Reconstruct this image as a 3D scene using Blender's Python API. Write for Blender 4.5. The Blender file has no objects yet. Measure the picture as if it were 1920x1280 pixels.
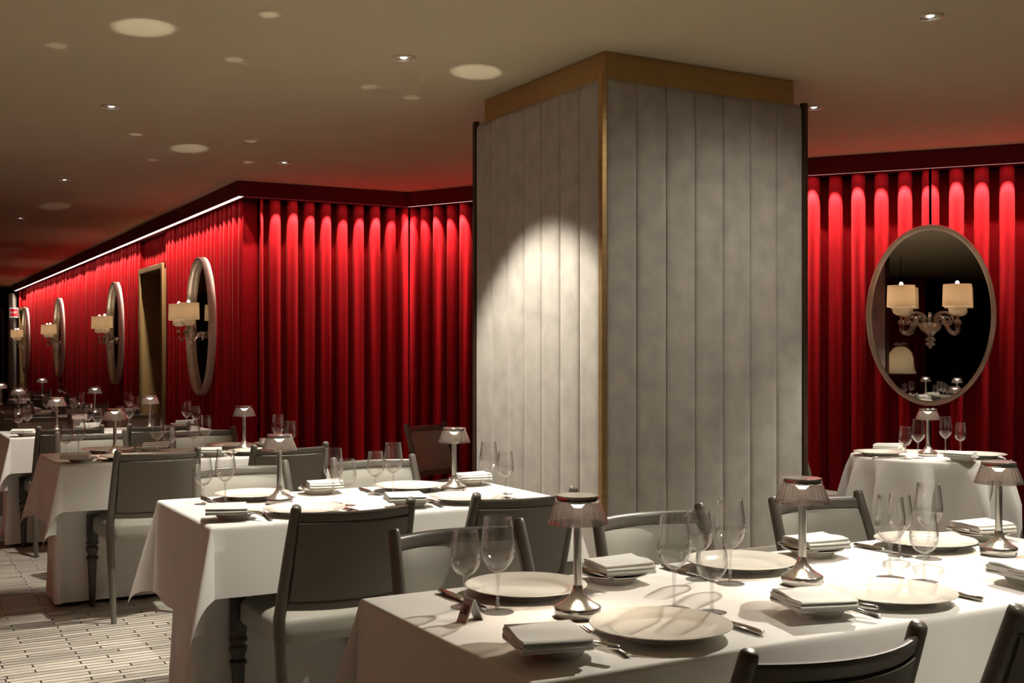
import bpy, bmesh, math, random
from mathutils import Vector, Matrix, noise
random.seed(7)
PI = math.pi
sc = bpy.context.scene
COL = sc.collection
HCAM = 1.30
CEIL = 2.75
YAW = math.atan2(1210, 2125)          # angle between the view axis and the room's +Y direction
SN, CS = math.sin(YAW), math.cos(YAW)

# ------------------------------------------------------------------ materials
def new_mat(name):
    m = bpy.data.materials.new(name); m.use_nodes = True
    nt = m.node_tree
    return m, nt, nt.nodes['Principled BSDF'], nt.nodes['Material Output']

def pmat(name, col, rough=0.5, metal=0.0, noise_scale=None, noise_amt=0.12, bump=None, bump_scale=200.0,
         sheen=0.0, spec=0.5, coat=0.0, stretch=(1, 1, 1), sheen_tint=(1, 1, 1, 1)):
    m, nt, b, out = new_mat(name)
    b.inputs['Base Color'].default_value = (*col, 1)
    b.inputs['Roughness'].default_value = rough
    b.inputs['Metallic'].default_value = metal
    b.inputs['Specular IOR Level'].default_value = spec
    b.inputs['Coat Weight'].default_value = coat
    if sheen:
        b.inputs['Sheen Weight'].default_value = sheen
        b.inputs['Sheen Roughness'].default_value = 0.45
        b.inputs['Sheen Tint'].default_value = sheen_tint
    tc = nt.nodes.new('ShaderNodeTexCoord')
    mp = nt.nodes.new('ShaderNodeMapping'); mp.inputs['Scale'].default_value = stretch
    nt.links.new(tc.outputs['Object'], mp.inputs['Vector'])
    if noise_scale:
        nz = nt.nodes.new('ShaderNodeTexNoise'); nz.inputs['Scale'].default_value = noise_scale
        nz.inputs['Detail'].default_value = 6
        nt.links.new(mp.outputs['Vector'], nz.inputs['Vector'])
        mr = nt.nodes.new('ShaderNodeMapRange')
        mr.inputs[1].default_value = 0.3; mr.inputs[2].default_value = 0.7
        mr.inputs[3].default_value = 1 - noise_amt; mr.inputs[4].default_value = 1 + noise_amt
        nt.links.new(nz.outputs['Fac'], mr.inputs[0])
        mx = nt.nodes.new('ShaderNodeVectorMath'); mx.operation = 'SCALE'
        mx.inputs[0].default_value = col
        nt.links.new(mr.outputs[0], mx.inputs['Scale'])
        nt.links.new(mx.outputs[0], b.inputs['Base Color'])
    if bump:
        n2 = nt.nodes.new('ShaderNodeTexNoise'); n2.inputs['Scale'].default_value = bump_scale
        n2.inputs['Detail'].default_value = 3
        nt.links.new(mp.outputs['Vector'], n2.inputs['Vector'])
        bp = nt.nodes.new('ShaderNodeBump'); bp.inputs['Strength'].default_value = bump
        bp.inputs['Distance'].default_value = 0.0003
        nt.links.new(n2.outputs['Fac'], bp.inputs['Height'])
        nt.links.new(bp.outputs['Normal'], b.inputs['Normal'])
    return m

def emat(name, col, strength):
    m, nt, b, out = new_mat(name)
    b.inputs['Base Color'].default_value = (*col, 1)
    b.inputs['Emission Color'].default_value = (*col, 1)
    b.inputs['Emission Strength'].default_value = strength
    return m

def thin_glass(name, tint=(0.97, 0.97, 0.97), edge=0.55, base=0.05):
    m, nt, b, out = new_mat(name); nt.nodes.remove(b)
    tr = nt.nodes.new('ShaderNodeBsdfTransparent'); tr.inputs[0].default_value = (*tint, 1)
    gl = nt.nodes.new('ShaderNodeBsdfGlossy'); gl.inputs['Roughness'].default_value = 0.02
    gl.inputs['Color'].default_value = (0.95, 0.95, 0.95, 1)
    fr = nt.nodes.new('ShaderNodeLayerWeight'); fr.inputs['Blend'].default_value = 0.5
    pw = nt.nodes.new('ShaderNodeMath'); pw.operation = 'POWER'; pw.inputs[1].default_value = 2.1
    nt.links.new(fr.outputs['Facing'], pw.inputs[0])
    mr = nt.nodes.new('ShaderNodeMapRange'); mr.inputs[3].default_value = base; mr.inputs[4].default_value = edge
    nt.links.new(pw.outputs[0], mr.inputs[0])
    mx = nt.nodes.new('ShaderNodeMixShader')
    nt.links.new(mr.outputs[0], mx.inputs[0]); nt.links.new(tr.outputs[0], mx.inputs[1]); nt.links.new(gl.outputs[0], mx.inputs[2])
    nt.links.new(mx.outputs[0], out.inputs['Surface'])
    return m

def solid_glass(name, col=(1, 1, 1), rough=0.0, ior=1.48):
    m, nt, b, out = new_mat(name)
    b.inputs['Base Color'].default_value = (*col, 1)
    b.inputs['Transmission Weight'].default_value = 1.0
    b.inputs['Roughness'].default_value = rough
    b.inputs['IOR'].default_value = ior
    return m

def translucent(name, col, trans_col, mix_transparent=0.45, gloss=0.1):
    """tinted plastic / lamp fabric: part of the light passes straight, part is scattered"""
    m, nt, b, out = new_mat(name); nt.nodes.remove(b)
    tr = nt.nodes.new('ShaderNodeBsdfTransparent'); tr.inputs[0].default_value = (*trans_col, 1)
    tl = nt.nodes.new('ShaderNodeBsdfTranslucent'); tl.inputs[0].default_value = (*col, 1)
    df = nt.nodes.new('ShaderNodeBsdfDiffuse'); df.inputs[0].default_value = (*col, 1)
    gl = nt.nodes.new('ShaderNodeBsdfGlossy'); gl.inputs['Roughness'].default_value = 0.08
    m1 = nt.nodes.new('ShaderNodeMixShader'); m1.inputs[0].default_value = 0.45
    nt.links.new(tl.outputs[0], m1.inputs[1]); nt.links.new(df.outputs[0], m1.inputs[2])
    m2 = nt.nodes.new('ShaderNodeMixShader'); m2.inputs[0].default_value = mix_transparent
    nt.links.new(m1.outputs[0], m2.inputs[1]); nt.links.new(tr.outputs[0], m2.inputs[2])
    fr = nt.nodes.new('ShaderNodeLayerWeight'); fr.inputs['Blend'].default_value = 0.25
    mr = nt.nodes.new('ShaderNodeMapRange'); mr.inputs[3].default_value = gloss * 0.4; mr.inputs[4].default_value = gloss * 4
    nt.links.new(fr.outputs['Facing'], mr.inputs[0])
    m3 = nt.nodes.new('ShaderNodeMixShader')
    nt.links.new(mr.outputs[0], m3.inputs[0]); nt.links.new(m2.outputs[0], m3.inputs[1]); nt.links.new(gl.outputs[0], m3.inputs[2])
    nt.links.new(m3.outputs[0], out.inputs['Surface'])
    return m

def floor_mat():
    m, nt, b, out = new_mat('stone_strip_floor')
    tc = nt.nodes.new('ShaderNodeTexCoord')
    br = nt.nodes.new('ShaderNodeTexBrick')
    br.offset = 0.37; br.offset_frequency = 2; br.squash = 1.6; br.squash_frequency = 3
    br.inputs['Scale'].default_value = 1.0
    br.inputs['Brick Width'].default_value = 0.30
    br.inputs['Row Height'].default_value = 0.044
    br.inputs['Mortar Size'].default_value = 0.0040
    br.inputs['Mortar Smooth'].default_value = 0.1
    br.inputs['Bias'].default_value = -0.25
    br.inputs['Color1'].default_value = (0.60, 0.56, 0.485, 1)
    br.inputs['Color2'].default_value = (0.30, 0.28, 0.245, 1)
    br.inputs['Mortar'].default_value = (0.05, 0.04, 0.032, 1)
    nt.links.new(tc.outputs['Object'], br.inputs['Vector'])
    mp = nt.nodes.new('ShaderNodeMapping'); mp.inputs['Scale'].default_value = (3.5, 40, 1)
    nt.links.new(tc.outputs['Object'], mp.inputs['Vector'])
    nz = nt.nodes.new('ShaderNodeTexNoise'); nz.inputs['Scale'].default_value = 1.0; nz.inputs['Detail'].default_value = 5
    nt.links.new(mp.outputs['Vector'], nz.inputs['Vector'])
    mr = nt.nodes.new('ShaderNodeMapRange'); mr.inputs[1].default_value = 0.3; mr.inputs[2].default_value = 0.7
    mr.inputs[3].default_value = 0.72; mr.inputs[4].default_value = 1.22
    nt.links.new(nz.outputs['Fac'], mr.inputs[0])
    vm = nt.nodes.new('ShaderNodeVectorMath'); vm.operation = 'SCALE'
    nt.links.new(br.outputs['Color'], vm.inputs[0]); nt.links.new(mr.outputs[0], vm.inputs['Scale'])
    nt.links.new(vm.outputs[0], b.inputs['Base Color'])
    b.inputs['Roughness'].default_value = 0.42
    bp = nt.nodes.new('ShaderNodeBump'); bp.inputs['Strength'].default_value = 0.4; bp.inputs['Distance'].default_value = 0.003
    bp.invert = True
    nt.links.new(br.outputs['Fac'], bp.inputs['Height']); nt.links.new(bp.outputs['Normal'], b.inputs['Normal'])
    return m

M = dict(
    cloth=pmat('white_linen', (0.80, 0.785, 0.75), 0.85, noise_scale=3, noise_amt=0.02, bump=0.25, bump_scale=900, spec=0.15, sheen=0.1),
    napkin=pmat('napkin_linen', (0.80, 0.80, 0.76), 0.9, bump=0.3, bump_scale=1200, spec=0.1),
    china=pmat('cream_china', (0.81, 0.78, 0.70), 0.12, spec=0.5, coat=0.3),
    chair_wood=pmat('taupe_painted_wood', (0.125, 0.113, 0.092), 0.38, noise_scale=30, noise_amt=0.05, stretch=(1, 1, 0.15)),
    chair_leg=pmat('dark_stained_wood', (0.045, 0.040, 0.034), 0.35, noise_scale=30, noise_amt=0.06),
    chair_back=pmat('shade_darkened_weave', (0.185, 0.175, 0.148), 0.7, bump=0.2, bump_scale=900, spec=0.2),  # same fabric as the seat, its colour darkened to carry shade
    chair_fabric=pmat('grey_leatherette', (0.345, 0.335, 0.288), 0.48, bump=0.12, bump_scale=500, spec=0.35),
    velvet=pmat('grey_velvet', (0.40, 0.375, 0.335), 0.9, noise_scale=9, noise_amt=0.13, bump=0.3, bump_scale=260, sheen=0.3, spec=0.1),
    brass=pmat('brushed_brass', (0.50, 0.335, 0.145), 0.42, metal=0.85, noise_scale=4, noise_amt=0.08, stretch=(1, 1, 14)),
    bronze=pmat('dark_bronze', (0.09, 0.06, 0.035), 0.4, metal=0.7),
    brass_panel=pmat('aged_brass_panel', (0.40, 0.29, 0.12), 0.55, metal=0.2, noise_scale=3, noise_amt=0.12, stretch=(1, 1, 0.3)),
    curtain=pmat('red_velvet', (0.33, 0.0035, 0.008), 0.75, noise_scale=60, noise_amt=0.10, bump=0.3, bump_scale=350, sheen=0.10, spec=0.1, stretch=(1, 1, 0.25), sheen_tint=(1.0, 0.25, 0.2, 1)),
    cornice=pmat('dark_red_paint', (0.135, 0.006, 0.009), 0.6, noise_scale=5, noise_amt=0.04, spec=0.2),
    ceiling=pmat('taupe_ceiling_paint', (0.62, 0.535, 0.375), 0.85, noise_scale=2, noise_amt=0.03, bump=0.1, bump_scale=120, spec=0.15),
    darkwall=pmat('dark_brown_wall', (0.035, 0.022, 0.016), 0.7, noise_scale=3, noise_amt=0.1),
    redwall=pmat('dark_red_wood', (0.085, 0.022, 0.016), 0.55, noise_scale=6, noise_amt=0.15, stretch=(1, 1, 0.2)),
    blackwall=pmat('charcoal_wall', (0.006, 0.005, 0.005), 0.8, noise_scale=3, noise_amt=0.1),
    column=pmat('pale_plaster', (0.42, 0.385, 0.33), 0.7, noise_scale=5, noise_amt=0.05),
    stone=pmat('white_marble_base', (0.66, 0.63, 0.57), 0.3, noise_scale=4, noise_amt=0.08),
    floor=floor_mat(),
    steel=pmat('polished_steel', (0.78, 0.76, 0.72), 0.12, metal=1.0, noise_scale=20, noise_amt=0.03),
    brushed=pmat('brushed_steel', (0.52, 0.485, 0.43), 0.5, metal=0.35, noise_scale=30, noise_amt=0.06, stretch=(1, 12, 1)),
    chrome=pmat('chrome', (0.82, 0.79, 0.74), 0.17, metal=0.93, noise_scale=15, noise_amt=0.02),
    black=pmat('black_enamel', (0.01, 0.01, 0.01), 0.4, noise_scale=10, noise_amt=0.1),
    frame=pmat('champagne_frame', (0.80, 0.715, 0.61), 0.36, metal=0.35, noise_scale=12, noise_amt=0.05),
    mirror=pmat('smoked_mirror', (0.62, 0.60, 0.57), 0.015, metal=1.0, noise_scale=2, noise_amt=0.01),
    bowl=thin_glass('wine_glass', (0.995, 0.995, 0.993), 0.95, 0.04),
    stem=thin_glass('stem_glass', (0.96, 0.96, 0.96), 0.9, 0.16),
    foot=thin_glass('foot_glass', (0.985, 0.985, 0.985), 0.8, 0.06),
    sglass=thin_glass('murano_glass', (0.92, 0.88, 0.84), 0.85, 0.24),
    clear=thin_glass('clear_acrylic', (0.94, 0.93, 0.92), 0.7, 0.10),
    shade_plastic=translucent('smoky_pleated_plastic', (0.29, 0.26, 0.245), (0.74, 0.69, 0.66), 0.80, 0.25),
    drum=translucent('cream_drum_fabric', (0.95, 0.86, 0.71), (0.9, 0.75, 0.55), 0.03, 0.0),
    globe=translucent('alabaster_glass', (0.92, 0.84, 0.72), (0.9, 0.85, 0.75), 0.15, 0.12),
    led=emat('warm_led', (1.0, 0.86, 0.70), 45.0),
    strip=emat('cove_led', (1.0, 0.84, 0.74), 2.5),
    bulb=emat('warm_bulb', (1.0, 0.82, 0.60), 25.0),
    reflector=pmat('facet_reflector', (0.75, 0.75, 0.75), 0.15, metal=1.0, noise_scale=60, noise_amt=0.2, bump=1.0, bump_scale=90),
    spotled=emat('spot_led', (1.0, 0.95, 0.88), 5.0),
    exitred=emat('exit_red', (0.75, 0.03, 0.03), 0.25),
    exitwhite=emat('exit_white', (1.0, 0.93, 0.88), 0.35),
    redglass=thin_glass('red_glass', (0.75, 0.03, 0.02), 0.5, 0.15),
    dome=translucent('cream_dome_glass', (0.95, 0.90, 0.78), (0.9, 0.85, 0.75), 0.02, 0.05),
)

# ------------------------------------------------------------------ mesh building
class MB:
    def __init__(self):
        self.v = []; self.f = []
    def add(self, vs, fs):
        o = len(self.v); self.v += [tuple(p) for p in vs]; self.f += [tuple(i + o for i in q) for q in fs]
    def box(self, x0, x1, y0, y1, z0, z1):
        self.add([(x0, y0, z0), (x1, y0, z0), (x1, y1, z0), (x0, y1, z0), (x0, y0, z1), (x1, y0, z1), (x1, y1, z1), (x0, y1, z1)],
                 [(0, 3, 2, 1), (4, 5, 6, 7), (0, 1, 5, 4), (1, 2, 6, 5), (2, 3, 7, 6), (3, 0, 4, 7)])
    def prism(self, pts, z0, z1):
        n = len(pts)
        self.add([(x, y, z0) for x, y in pts] + [(x, y, z1) for x, y in pts],
                 [tuple(range(n - 1, -1, -1)), tuple(range(n, 2 * n))] + [(i, (i + 1) % n, n + (i + 1) % n, n + i) for i in range(n)])
    def lathe(self, prof, n=32, c=(0, 0), mod=None, caps=True):
        """prof: list of (r, z); r=0 at an end closes it"""
        vs = []; rows = []
        for r, z in prof:
            if r <= 1e-6:
                rows.append([len(vs)]); vs.append((c[0], c[1], z))
            else:
                row = []
                for k in range(n):
                    a = 2 * PI * k / n
                    rr = r * (mod(a, z) if mod else 1)
                    row.append(len(vs)); vs.append((c[0] + rr * math.cos(a), c[1] + rr * math.sin(a), z))
                rows.append(row)
        fs = []
        for a, b in zip(rows, rows[1:]):
            for k in range(n):
                k2 = (k + 1) % n
                if len(a) == 1 and len(b) == 1: continue
                if len(a) == 1: fs.append((a[0], b[k2], b[k]))
                elif len(b) == 1: fs.append((a[k], a[k2], b[0]))
                else: fs.append((a[k], a[k2], b[k2], b[k]))
        self.add(vs, fs)
    def tube(self, path, rad, n=10, caps=True, squash=None):
        """path: points; rad: number or list; squash: scale of the second frame axis"""
        P = [Vector(p) for p in path]; m = len(P)
        R = rad if isinstance(rad, (list, tuple)) else [rad] * m
        vs = []; ref = None
        for i in range(m):
            t = (P[min(i + 1, m - 1)] - P[max(i - 1, 0)]).normalized()
            if ref is None:
                ref = Vector((0, 0, 1)) if abs(t.z) < 0.9 else Vector((1, 0, 0))
            u = t.cross(ref).normalized(); w = u.cross(t).normalized(); ref = w
            for k in range(n):
                a = 2 * PI * k / n
                q = P[i] + u * (R[i] * math.cos(a)) + w * (R[i] * math.sin(a) * (squash or 1))
                vs.append(tuple(q))
        fs = []
        for i in range(m - 1):
            for k in range(n):
                k2 = (k + 1) % n
                fs.append((i * n + k, i * n + k2, (i + 1) * n + k2, (i + 1) * n + k))
        if caps:
            fs.append(tuple(range(n - 1, -1, -1))); fs.append(tuple((m - 1) * n + k for k in range(n)))
        self.add(vs, fs)
    def grid(self, rows):
        """rows: equal length lists of points"""
        n = len(rows[0]); vs = [p for r in rows for p in r]
        fs = [(i * n + j, i * n + j + 1, (i + 1) * n + j + 1, (i + 1) * n + j) for i in range(len(rows) - 1) for j in range(n - 1)]
        self.add(vs, fs)
    def loft(self, rings, cap=True):
        n = len(rings[0]); vs = [p for r in rings for p in r]
        fs = [(i * n + j, i * n + (j + 1) % n, (i + 1) * n + (j + 1) % n, (i + 1) * n + j) for i in range(len(rings) - 1) for j in range(n)]
        if cap:
            fs.append(tuple(range(n - 1, -1, -1))); fs.append(tuple((len(rings) - 1) * n + j for j in range(n)))
        self.add(vs, fs)
    def mesh(self, name, mat, smooth=True, bevel=0.0, angle=40):
        me = bpy.data.meshes.new(name)
        me.from_pydata(self.v, [], self.f)
        bm = bmesh.new(); bm.from_mesh(me)
        if bevel:
            bmesh.ops.remove_doubles(bm, verts=bm.verts, dist=1e-6)
            es = [e for e in bm.edges if len(e.link_faces) == 2 and e.calc_face_angle(0) > 0.6]
            if es: bmesh.ops.bevel(bm, geom=es, offset=bevel, segments=2, profile=0.6, affect='EDGES', clamp_overlap=True)
        bmesh.ops.recalc_face_normals(bm, faces=bm.faces)
        bm.to_mesh(me); bm.free()
        me.materials.append(M[mat] if isinstance(mat, str) else mat)
        if smooth:
            for p in me.polygons: p.use_smooth = True
            try:
                me.set_sharp_from_angle(angle=math.radians(angle))
            except Exception:
                pass
        return me

def obj(name, me, parent=None, loc=(0, 0, 0), rot=0.0):
    o = bpy.data.objects.new(name, me); COL.objects.link(o)
    o.location = loc; o.rotation_euler = (0, 0, rot)
    if parent is not None: o.parent = parent
    return o

def tag(o, label, cat, group=None):
    o['label'] = label; o['category'] = cat
    if group: o['group'] = group
    return o

def struct(name, mb, mat, smooth=False, bevel=0.0):
    o = obj(name, mb.mesh(name, mat, smooth, bevel)); o['kind'] = 'structure'
    return o

def place(proto, loc, rot, label, group=None, lean=None):
    """proto: (name, category, parts) with parts = list of (part name, mesh, label or None, sub-parts)"""
    name, cat, parts = proto
    r = obj(name, None, None, loc, rot)
    if lean: r.rotation_euler = (lean[0], lean[1], rot)
    tag(r, label, cat, group)
    def rec(ps, par):
        for pn, me, lab, subs in ps:
            c = obj(pn, me, par)
            if lab: c['label'] = lab
            rec(subs, c)
    rec(parts, r)
    return r

def single(name, me, loc, rot, label, cat, group=None):
    return tag(obj(name, me, None, loc, rot), label, cat, group)

# ------------------------------------------------------------------ room shell
def pt(px, Y=None, X=None):
    """room point on the ray through image column px"""
    a = math.atan2(px - 960, 2125) + YAW     # angle from +Y towards +X
    return (Y * math.tan(a), Y) if Y is not None else (X, X / math.tan(a))

b = MB(); b.box(-6, 10.2, -5, 29, -0.12, 0); struct('floor', b, 'floor')
b = MB(); b.box(-6, 10.2, -5, 29, CEIL, CEIL + 0.12); struct('ceiling', b, 'ceiling')

# corner points of the cornice faces
P0 = Vector((2.705, 26.3)); P1 = Vector((2.705, 9.405)); P2 = Vector((4.236, 9.345)); P3 = Vector((5.276, 7.266)); P4 = Vector((8.6, 2.893))
def nrm(a, c):           # normal that points into the room (towards the camera)
    d = (c - a).normalized(); n = Vector((d.y, -d.x))
    return n if n.dot(Vector((2, 2)) - (a + c) / 2) > 0 else -n
def line_isect(a, d1, c, d2):
    den = d1.x * d2.y - d1.y * d2.x
    t = ((c.x - a.x) * d2.y - (c.y - a.y) * d2.x) / den
    return a + d1 * t
def offset_poly(pts, off):
    """offset an open polyline away from the room by off"""
    segs = []
    for a, c in zip(pts, pts[1:]):
        n = nrm(a, c); segs.append((a - n * off, c - n * off))
    res = [segs[0][0]]
    for (a, c), (e, g) in zip(segs, segs[1:]):
        res.append(line_isect(a, c - a, e, g - e))
    res.append(segs[-1][1])
    return res
LINE = [P0, P1, P2, P3, P4]
CZ = CEIL - 0.130        # lower edge of the cornice
def ribbon(off0, off1, z0, z1):
    a = offset_poly(LINE, off0); c = offset_poly(LINE, off1)
    return [((a[i], a[i + 1], c[i + 1], c[i]), z0, z1) for i in range(4)]
NAMES = ['long', 'alcove', 'bay', 'right']
for i in range(4):
    b = MB()
    for off0, off1, z0, z1 in ((0.0, 0.014, CZ, CEIL), (0.014, 0.075, CZ + 0.02, CEIL), (0.075, 0.20, CZ + 0.006, CEIL)):
        q, a0, a1 = ribbon(off0, off1, z0, z1)[i]
        b.prism([(p.x, p.y) for p in q], a0, a1)
    o = struct('trim_%d' % (i + 1), b, 'cornice')
    o['label'] = 'dark red cornice band above the red curtains'
    # the light strip in the underside of the cornice
    q, a0, a1 = ribbon(0.018, 0.072, CZ + 0.0085, CZ + 0.018)[i]
    s = MB(); s.prism([(p.x, p.y) for p in q], a0, a1)
    so = obj('light_strip', s.mesh('light_strip', 'strip', False), o)
    so['label'] = 'glowing warm light strip in the underside of the cornice'
# walls behind the curtains
wl = ribbon(0.34, 0.46, 0, CEIL)
DOORS = [(12.57, 13.72, 2.235), (24.9, 25.75, 2.20)]
for i, nm in enumerate(NAMES):
    b = MB()
    q, a0, a1 = wl[i]
    if i == 0:
        ys = [9.74]
        for d0, d1, h in DOORS: ys += [d0, d1]
        ys.append(26.3)
        for k in range(0, len(ys), 2): b.box(3.03, 3.13, ys[k], ys[k + 1], 0, CEIL)
        for d0, d1, h in DOORS: b.box(3.03, 3.13, d0, d1, h, CEIL)
    else:
        b.prism([(p.x, p.y) for p in q], 0, CEIL)
    struct('wall_' + nm, b, 'blackwall')
b = MB(); b.box(10.08, 10.2, -5, 1.2, 0, CEIL); struct('wall_right_end', b, 'darkwall')
b = MB(); b.prism([(8.6, 2.6), (10.2, 1.0), (10.2, 1.2), (8.7, 2.8)], 0, CEIL); struct('wall_right_corner', b, 'darkwall')
b = MB(); b.box(-6, 10.2, -5.12, -5, 0, CEIL); struct('wall_back', b, 'darkwall')
b = MB(); b.box(-6.12, -6, -5, 29, 0, CEIL); struct('wall_left', b, 'darkwall')
b = MB(); b.box(-6, 3.2, 28.0, 28.12, 0, CEIL); struct('wall_far', b, 'redwall')

# doorway niches in the curtain wall
for k, (d0, d1, h) in enumerate(DOORS):
    r = obj('door_%d' % (k + 1), None, None, ((2.85, (d0 + d1) / 2, 0))); r['kind'] = 'structure'
    hw = (d1 - d0) / 2
    f = MB()
    f.box(-0.05, 0.42, hw - 0.012, hw, 0, h)             # far jamb lining, faces the viewer
    f.box(-0.05, 0.42, -hw, -hw + 0.012, 0, h)
    f.box(-0.05, 0.42, -hw, hw, h - 0.012, h)
    obj('jamb_lining', f.mesh('jamb_lining', 'brass_panel', False), r)
    f = MB()
    f.box(-0.075, -0.05, hw - 0.03, hw + 0.045, 0, h + 0.045); f.box(-0.075, -0.05, -hw - 0.045, -hw + 0.012, 0, h + 0.045)
    f.box(-0.075, -0.05, -hw, hw, h - 0.012, h + 0.045)
    obj('door_casing', f.mesh('door_casing', 'brass', False, 0.003), r)
    f = MB(); f.box(0.42, 0.46, -hw, hw, 0, h)
    obj('door_panel', f.mesh('door_panel', 'brass_panel', False), r)
    f = MB(); f.lathe([(0, 0), (0.02, 0.0), (0.022, 0.03), (0, 0.035)], 12)
    f.v = [(0.42 - z, y - hw + 0.16, 1.0 + x) for x, y, z in f.v]
    obj('door_knob', f.mesh('door_knob', 'brass'), r)

# ------------------------------------------------------------------ curtains
def curtain_mesh(a, c, z0, z1, lam=0.155, amp=0.085, seed=0, flatten_ends=True, rows=12):
    """pleated curtain between plan points a and c, folds around the line between them"""
    rnd = random.Random(seed)
    d = c - a; L = d.length; d = d / L; n = nrm(a, c)
    nf = max(2, round(L / lam)); lam = L / nf
    ph = [rnd.uniform(-0.16, 0.16) for _ in range(nf + 2)]
    am = [rnd.uniform(0.86, 1.06) for _ in range(nf + 2)]
    sp = 20
    rows_ = []
    for r in range(rows + 1):
        t = r / rows; z = z1 + (z0 - z1) * t
        row = []
        for k in range(nf * sp + 1):
            u = k / sp; i = int(min(u, nf - 1e-6)); w = u - i
            A = am[i] * (1 - w) + am[i + 1] * w
            P = ph[i] * (1 - w) + ph[i + 1] * w
            uu = u + P * (0.35 + 0.65 * t)
            s = lam * (uu + 0.128 * math.sin(4 * PI * uu)) + 0.010 * t * noise.noise(Vector((u * 0.9, t * 2.2, seed * 3.1)))
            g = amp * A * (0.92 + 0.10 * t) * math.cos(2 * PI * uu)
            g += 0.012 * noise.noise(Vector((u * 1.7, t * 1.6, seed * 1.7)))
            s = min(max(s, 0.0), L)
            p = a + d * s + n * g
            row.append((p.x, p.y, z))
        rows_.append(row)
    m = MB(); m.grid(rows_)
    me = m.mesh('curtain', 'curtain', True, 0, 180)
    return me
CL = offset_poly(LINE, 0.182)
def add_curtain(a, c, z0, z1, label, seed, name='curtain', cat='curtain', group='red velvet curtains along the walls', **kw):
    # origin at the middle of the hem
    me = curtain_mesh(a, c, z0, z1, seed=seed, **kw)
    o = obj(name, me); mid = ((a.x + c.x) / 2, (a.y + c.y) / 2, z0)
    me.transform(Matrix.Translation((-mid[0], -mid[1], -mid[2]))); o.location = mid
    sm = o.modifiers.new('cloth_thickness', 'SOLIDIFY'); sm.thickness = 0.004
    return tag(o, label, cat, group)
TOPZ = CZ + 0.004
xl = CL[0].x
add_curtain(Vector((xl, 12.50)), Vector((xl, CL[1].y + 0.034)), 0.01, TOPZ, 'pleated red velvet curtain behind the nearest oval mirror of the long wall', 1)
add_curtain(Vector((xl, 24.84)), Vector((xl, 13.80)), 0.01, TOPZ, 'very long pleated red curtain between the two brass doorways, behind two oval mirrors', 2)
add_curtain(Vector((xl, 26.2)), Vector((xl, 25.80)), 0.01, TOPZ, 'narrow red curtain strip beside the pale column at the far end', 3)
add_curtain(Vector((xl, 13.80)), Vector((xl, 12.50)), 2.27, TOPZ, 'short red pelmet curtain hanging over the nearer brass doorway', 4, 'pelmet', 'pelmet', 'short red pelmets over the brass doorways', lam=0.11, amp=0.03, rows=5)
add_curtain(Vector((xl, 25.80)), Vector((xl, 24.84)), 2.235, TOPZ, 'short red pelmet curtain hanging over the far brass doorway', 5, 'pelmet', 'pelmet', 'short red pelmets over the brass doorways', lam=0.11, amp=0.03, rows=5)
add_curtain(CL[1] + (CL[2] - CL[1]).normalized() * 0.034, CL[2] + (CL[1] - CL[2]).normalized() * 0.06, 0.01, TOPZ, 'red velvet curtain of the alcove back wall, left of the grey pillar', 6, lam=0.152)
add_curtain(CL[2] + (CL[3] - CL[2]).normalized() * 0.055, CL[3], 0.01, TOPZ, 'red velvet curtain running from the alcove corner behind the pillar', 7, lam=0.150)
_d = (CL[4] - CL[3]).normalized()
# split behind the top of the right hand mirror
_ga = math.atan2(1745 - 960, 2125) + YAW
_gp = line_isect(Vector((0, 0)), Vector((math.sin(_ga), math.cos(_ga))), CL[3], _d)
add_curtain(CL[3], _gp - _d * 0.010, 0.01, TOPZ, 'red velvet curtain between the pillar and the middle of the oval mirror at the right', 8, lam=0.163, amp=0.088)
add_curtain(_gp + _d * 0.010, CL[4], 0.01, TOPZ, 'red velvet curtain from the oval mirror at the right out to the picture edge', 9, lam=0.163, amp=0.088)

# ------------------------------------------------------------------ pillar
PX0, PX1, PY0, PY1 = 3.076, 4.290, 4.503, 5.716
pil = obj('pillar', None, None, ((PX0 + PX1) / 2, (PY0 + PY1) / 2, 0))
tag(pil, 'big square pillar clad in grey channelled velvet under a brass band', 'pillar'); pil['kind'] = 'thing'
def local(o, b):
    lx, ly, lz = o.location
    b.v = [(x - lx, y - ly, z - lz) for x, y, z in b.v]
    return b
b = MB(); b.box(PX0, PX1, PY0, PY1, 0.05, CEIL); obj('brass_band', local(pil, b).mesh('brass_band', 'brass', False, 0.002), pil)
PR = 0.05                              # how far the padded cladding stands proud
ZT = 2.615; ZB = 0.30
b = MB(); b.box(PX0 - PR - 0.01, PX1 + PR + 0.01, PY0 - PR - 0.01, PY1 + PR + 0.01, 0, ZB); obj('plinth', local(pil, b).mesh('plinth', 'stone', False, 0.004), pil)
def channel_panel(L, n, pad=0.012):
    """padded panel with n vertical channels, local x along the face, y out of the face"""
    m = MB(); rows = []
    zs = [ZB, ZB + 0.012, ZB + 0.05] + [ZB + 0.05 + (ZT - ZB - 0.11) * k / 8 for k in range(1, 8)] + [ZT - 0.06, ZT - 0.03, ZT - 0.012, ZT]
    w = L / n; sub = [0.0, 0.015, 0.05, 0.12, 0.25, 0.5, 0.75, 0.88, 0.95, 0.985]
    for z in zs:
        e = min(1.0, (ZT - z) / 0.045); e = math.sqrt(max(0.0, 1 - (1 - e) ** 2))
        row = []
        for i in range(n):
            for s in sub:
                h = (1 - abs(2 * s - 1) ** 9)
                row.append(((i + s) * w, (PR - pad) * (0.35 + 0.65 * e) + pad * h * (0.2 + 0.8 * e) - 0.006 * (s == 0.0), z))
        row.append((L, (PR - pad) * (0.35 + 0.65 * e) - 0.006, z))
        rows.append(row)
    m.grid(rows); m.grid([[(x, 0, z) for x, y, z in rows[-1]], rows[-1]])
    return m
cm = 0.028      # half width of the brass corner strip
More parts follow.
